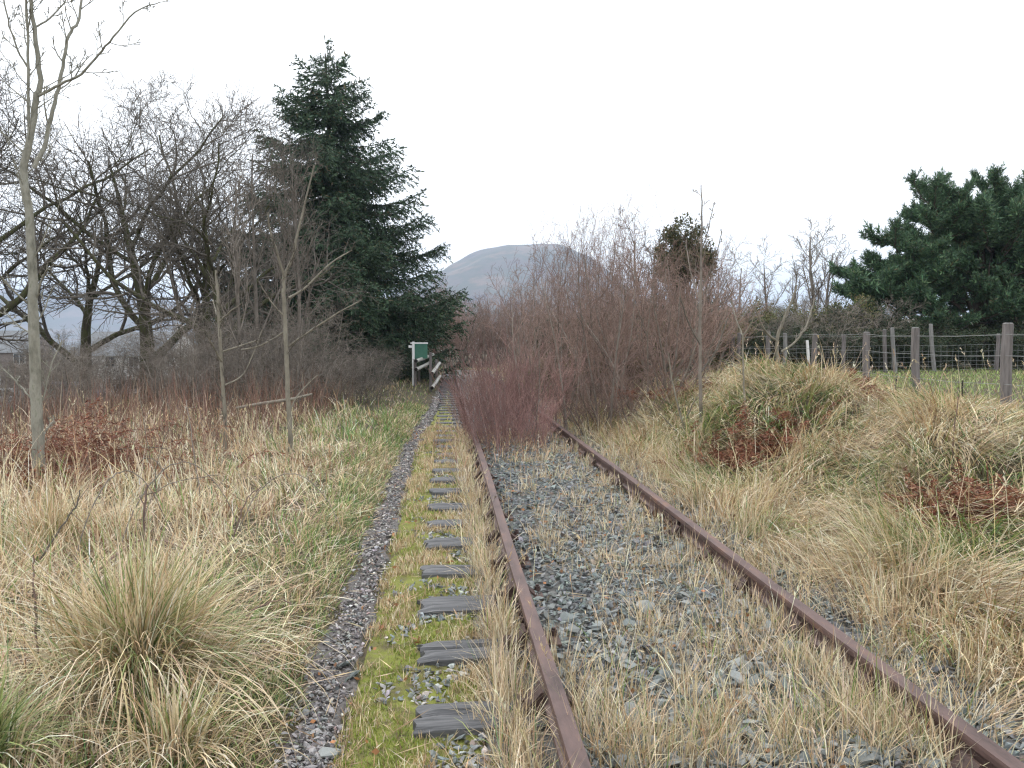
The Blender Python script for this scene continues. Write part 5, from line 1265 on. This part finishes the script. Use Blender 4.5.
# ================================================================== HOUSES AND CARS IN THE VALLEY, LEFT
def house(x, y, rz, w, d, eave, ridge_, wall_m, label):
    r = empty('house', (x, y, float(H(x, y)) - .2), rz); tag(r, label, 'house', 'houses in the valley behind the oaks')
    m = MB(); m.prism([(-d/2, 0), (d/2, 0), (d/2, eave), (0, ridge_), (-d/2, eave)], [((-w/2, 0, 0), (0, 1, 0), (0, 0, 1)), ((w/2, 0, 0), (0, 1, 0), (0, 0, 1))]); m.build('wall', M[wall_m], r)
    m = MB(); sl = math.hypot(d/2, ridge_ - eave)
    for s in (-1, 1):
        e = .35 / (d / 2)
        m.prism([(0, 0), (0, .14)], [((-w/2 - .2, 0, ridge_ + .03), (0, 1, 0), (0, 0, 1))] * 1) if False else None
        m.bm.faces.new([m.bm.verts.new(p) for p in ((-w/2-.2, 0, ridge_+.13), (w/2+.2, 0, ridge_+.13), (w/2+.2, s*(d/2)*(1+e), eave-(ridge_-eave)*e+.13), (-w/2-.2, s*(d/2)*(1+e), eave-(ridge_-eave)*e+.13))])
    bmesh.ops.solidify(m.bm, geom=m.bm.faces[:], thickness=.1)
    ro = m.build('roof', M['slate'], r)
    c = MB(); c.box(w/2 - .9, w/2 - .2, -.3, .3, ridge_ - .4, ridge_ + 1.0); c.build('chimney', M[wall_m], ro)
    for fx in np.linspace(-w/2 + 1.3, w/2 - 1.3, max(2, int(w / 2.6))):
        for fz in ([1.0, 3.5] if eave > 4.5 else [1.0]):
            f = MB(); f.box(fx - .62, fx + .62, -d/2 - .05, -d/2 + .05, fz, fz + 1.25); wo = f.build('window', M['white_paint'], r)
            g_ = MB(); g_.box(fx - .53, fx - .03, -d/2 - .07, -d/2 - .053, fz + .09, fz + 1.16); g_.box(fx + .03, fx + .53, -d/2 - .07, -d/2 - .053, fz + .09, fz + 1.16); g_.build('pane', M['glass'], wo)
    f = MB(); f.box(-.45, .45, -d/2 - .06, -d/2 + .04, .1, 2.15); f.build('door', M['brick_wall' if wall_m != 'brick_wall' else 'white_paint'], r)
p = at(-20, 345, 96); house(p.x, 96, .15, 13, 7, 4.9, 7.2, 'brick_wall', 'grey-walled house with a pale slate roof at the left edge')
p = at(140, 345, 95); house(p.x, 95, -.2, 11, 7, 4.9, 7.4, 'render_wall', 'pale house glimpsed between the two oak trunks')
def car(x, y, rz, c, label):
    r = empty('parked_car', (x, y, float(H(x, y))), rz); tag(r, label, 'car', 'cars parked in the valley')
    pm = paint('car_paint', c)
    body = [(-2.05,.3),(2.05,.3),(2.08,.62),(1.95,.82),(1.05,.95),(-1.75,.98),(-2.05,.85),(-2.1,.55)]
    m = MB(); m.prism(body, [((0,-.84,0),(1,0,0),(0,0,1)), ((0,.84,0),(1,0,0),(0,0,1))]); m.bevel(.05, 2); m.build('body', pm, r, smooth=False)
    m = MB(); cab = [(1.1,.94),(.45,1.42),(-1.2,1.45),(-1.8,.96)]; m.prism(cab, [((0,-.72,0),(1,0,0),(0,0,1)), ((0,.72,0),(1,0,0),(0,0,1))]); m.bevel(.05, 2); m.build('cabin', pm, r)
    for s in (-1, 1):
        for (x0, x1, x2_, x3) in ((.1, .88, .42, .1), (-1.5, 0, 0, -1.12)):
            m = MB(); yy_ = s * .735
            m.bm.faces.new([m.bm.verts.new(q_) for q_ in ((x0, yy_, 1.0), (x1, yy_, 1.0), (x2_, yy_, 1.36), (x3, yy_, 1.36))]); m.build('window', M['glass'], r)
        for wx in (-1.3, 1.3):
            m = MB(); m.tube([(wx, s*.62, .31), (wx, s*.86, .31)], .31, 14); wo = m.build('wheel', M['rubber'], r); m = MB(); m.tube([(wx, s*.85, .31), (wx, s*.875, .31)], .19, 12); m.build('rim', M['wire'], wo)
    m = MB(); m.bm.faces.new([m.bm.verts.new(q_) for q_ in ((1.09, -.6, 1.0), (1.09, .6, 1.0), (.52, .56, 1.4), (.52, -.56, 1.4))]); m.build('windscreen', M['glass'], r)
    for s in (-1, 1): m = MB(); m.box(2.0, 2.1, s*.62-.14, s*.62+.14, .58, .72); m.build('headlight', M['white_paint'], r)
for (px, Y, rz, c, lab) in ((6, 52, .2, (.62,.64,.66), 'silver parked car at the left edge below the grey-walled house'), (26, 54, .25, (.7,.72,.72), 'white parked car just left of the young ash trunk'), (70, 55, .1, (.06,.11,.3), 'blue parked car just right of the young ash trunk'), (204, 50, -.1, (.7,.72,.74), 'white parked car glimpsed left of the slim saplings')):
    p = at(px, 400, Y); car(p.x, Y, rz, c, lab)

# ================================================================== HAZE
hz = MB(); hz.box(-5300, 5300, -140, 5700, -40, 330)
hm = bpy.data.materials.new('haze_air'); hm.use_nodes = True
for n_ in list(hm.node_tree.nodes):
    if n_.type == 'BSDF_PRINCIPLED': hm.node_tree.nodes.remove(n_)
pv = hm.node_tree.nodes.new('ShaderNodeVolumePrincipled'); pv.inputs['Color'].default_value = (.62, .77, 1.0, 1); pv.inputs['Density'].default_value = .00028; hm.cycles.volume_sampling = 'DISTANCE'; pv.inputs['Anisotropy'].default_value = .2
hm.node_tree.links.new(pv.outputs[0], hm.node_tree.nodes['Material Output'].inputs['Volume'])
ho = hz.build('haze', hm); tag(ho, 'thin grey winter haze', 'haze', kind='stuff')
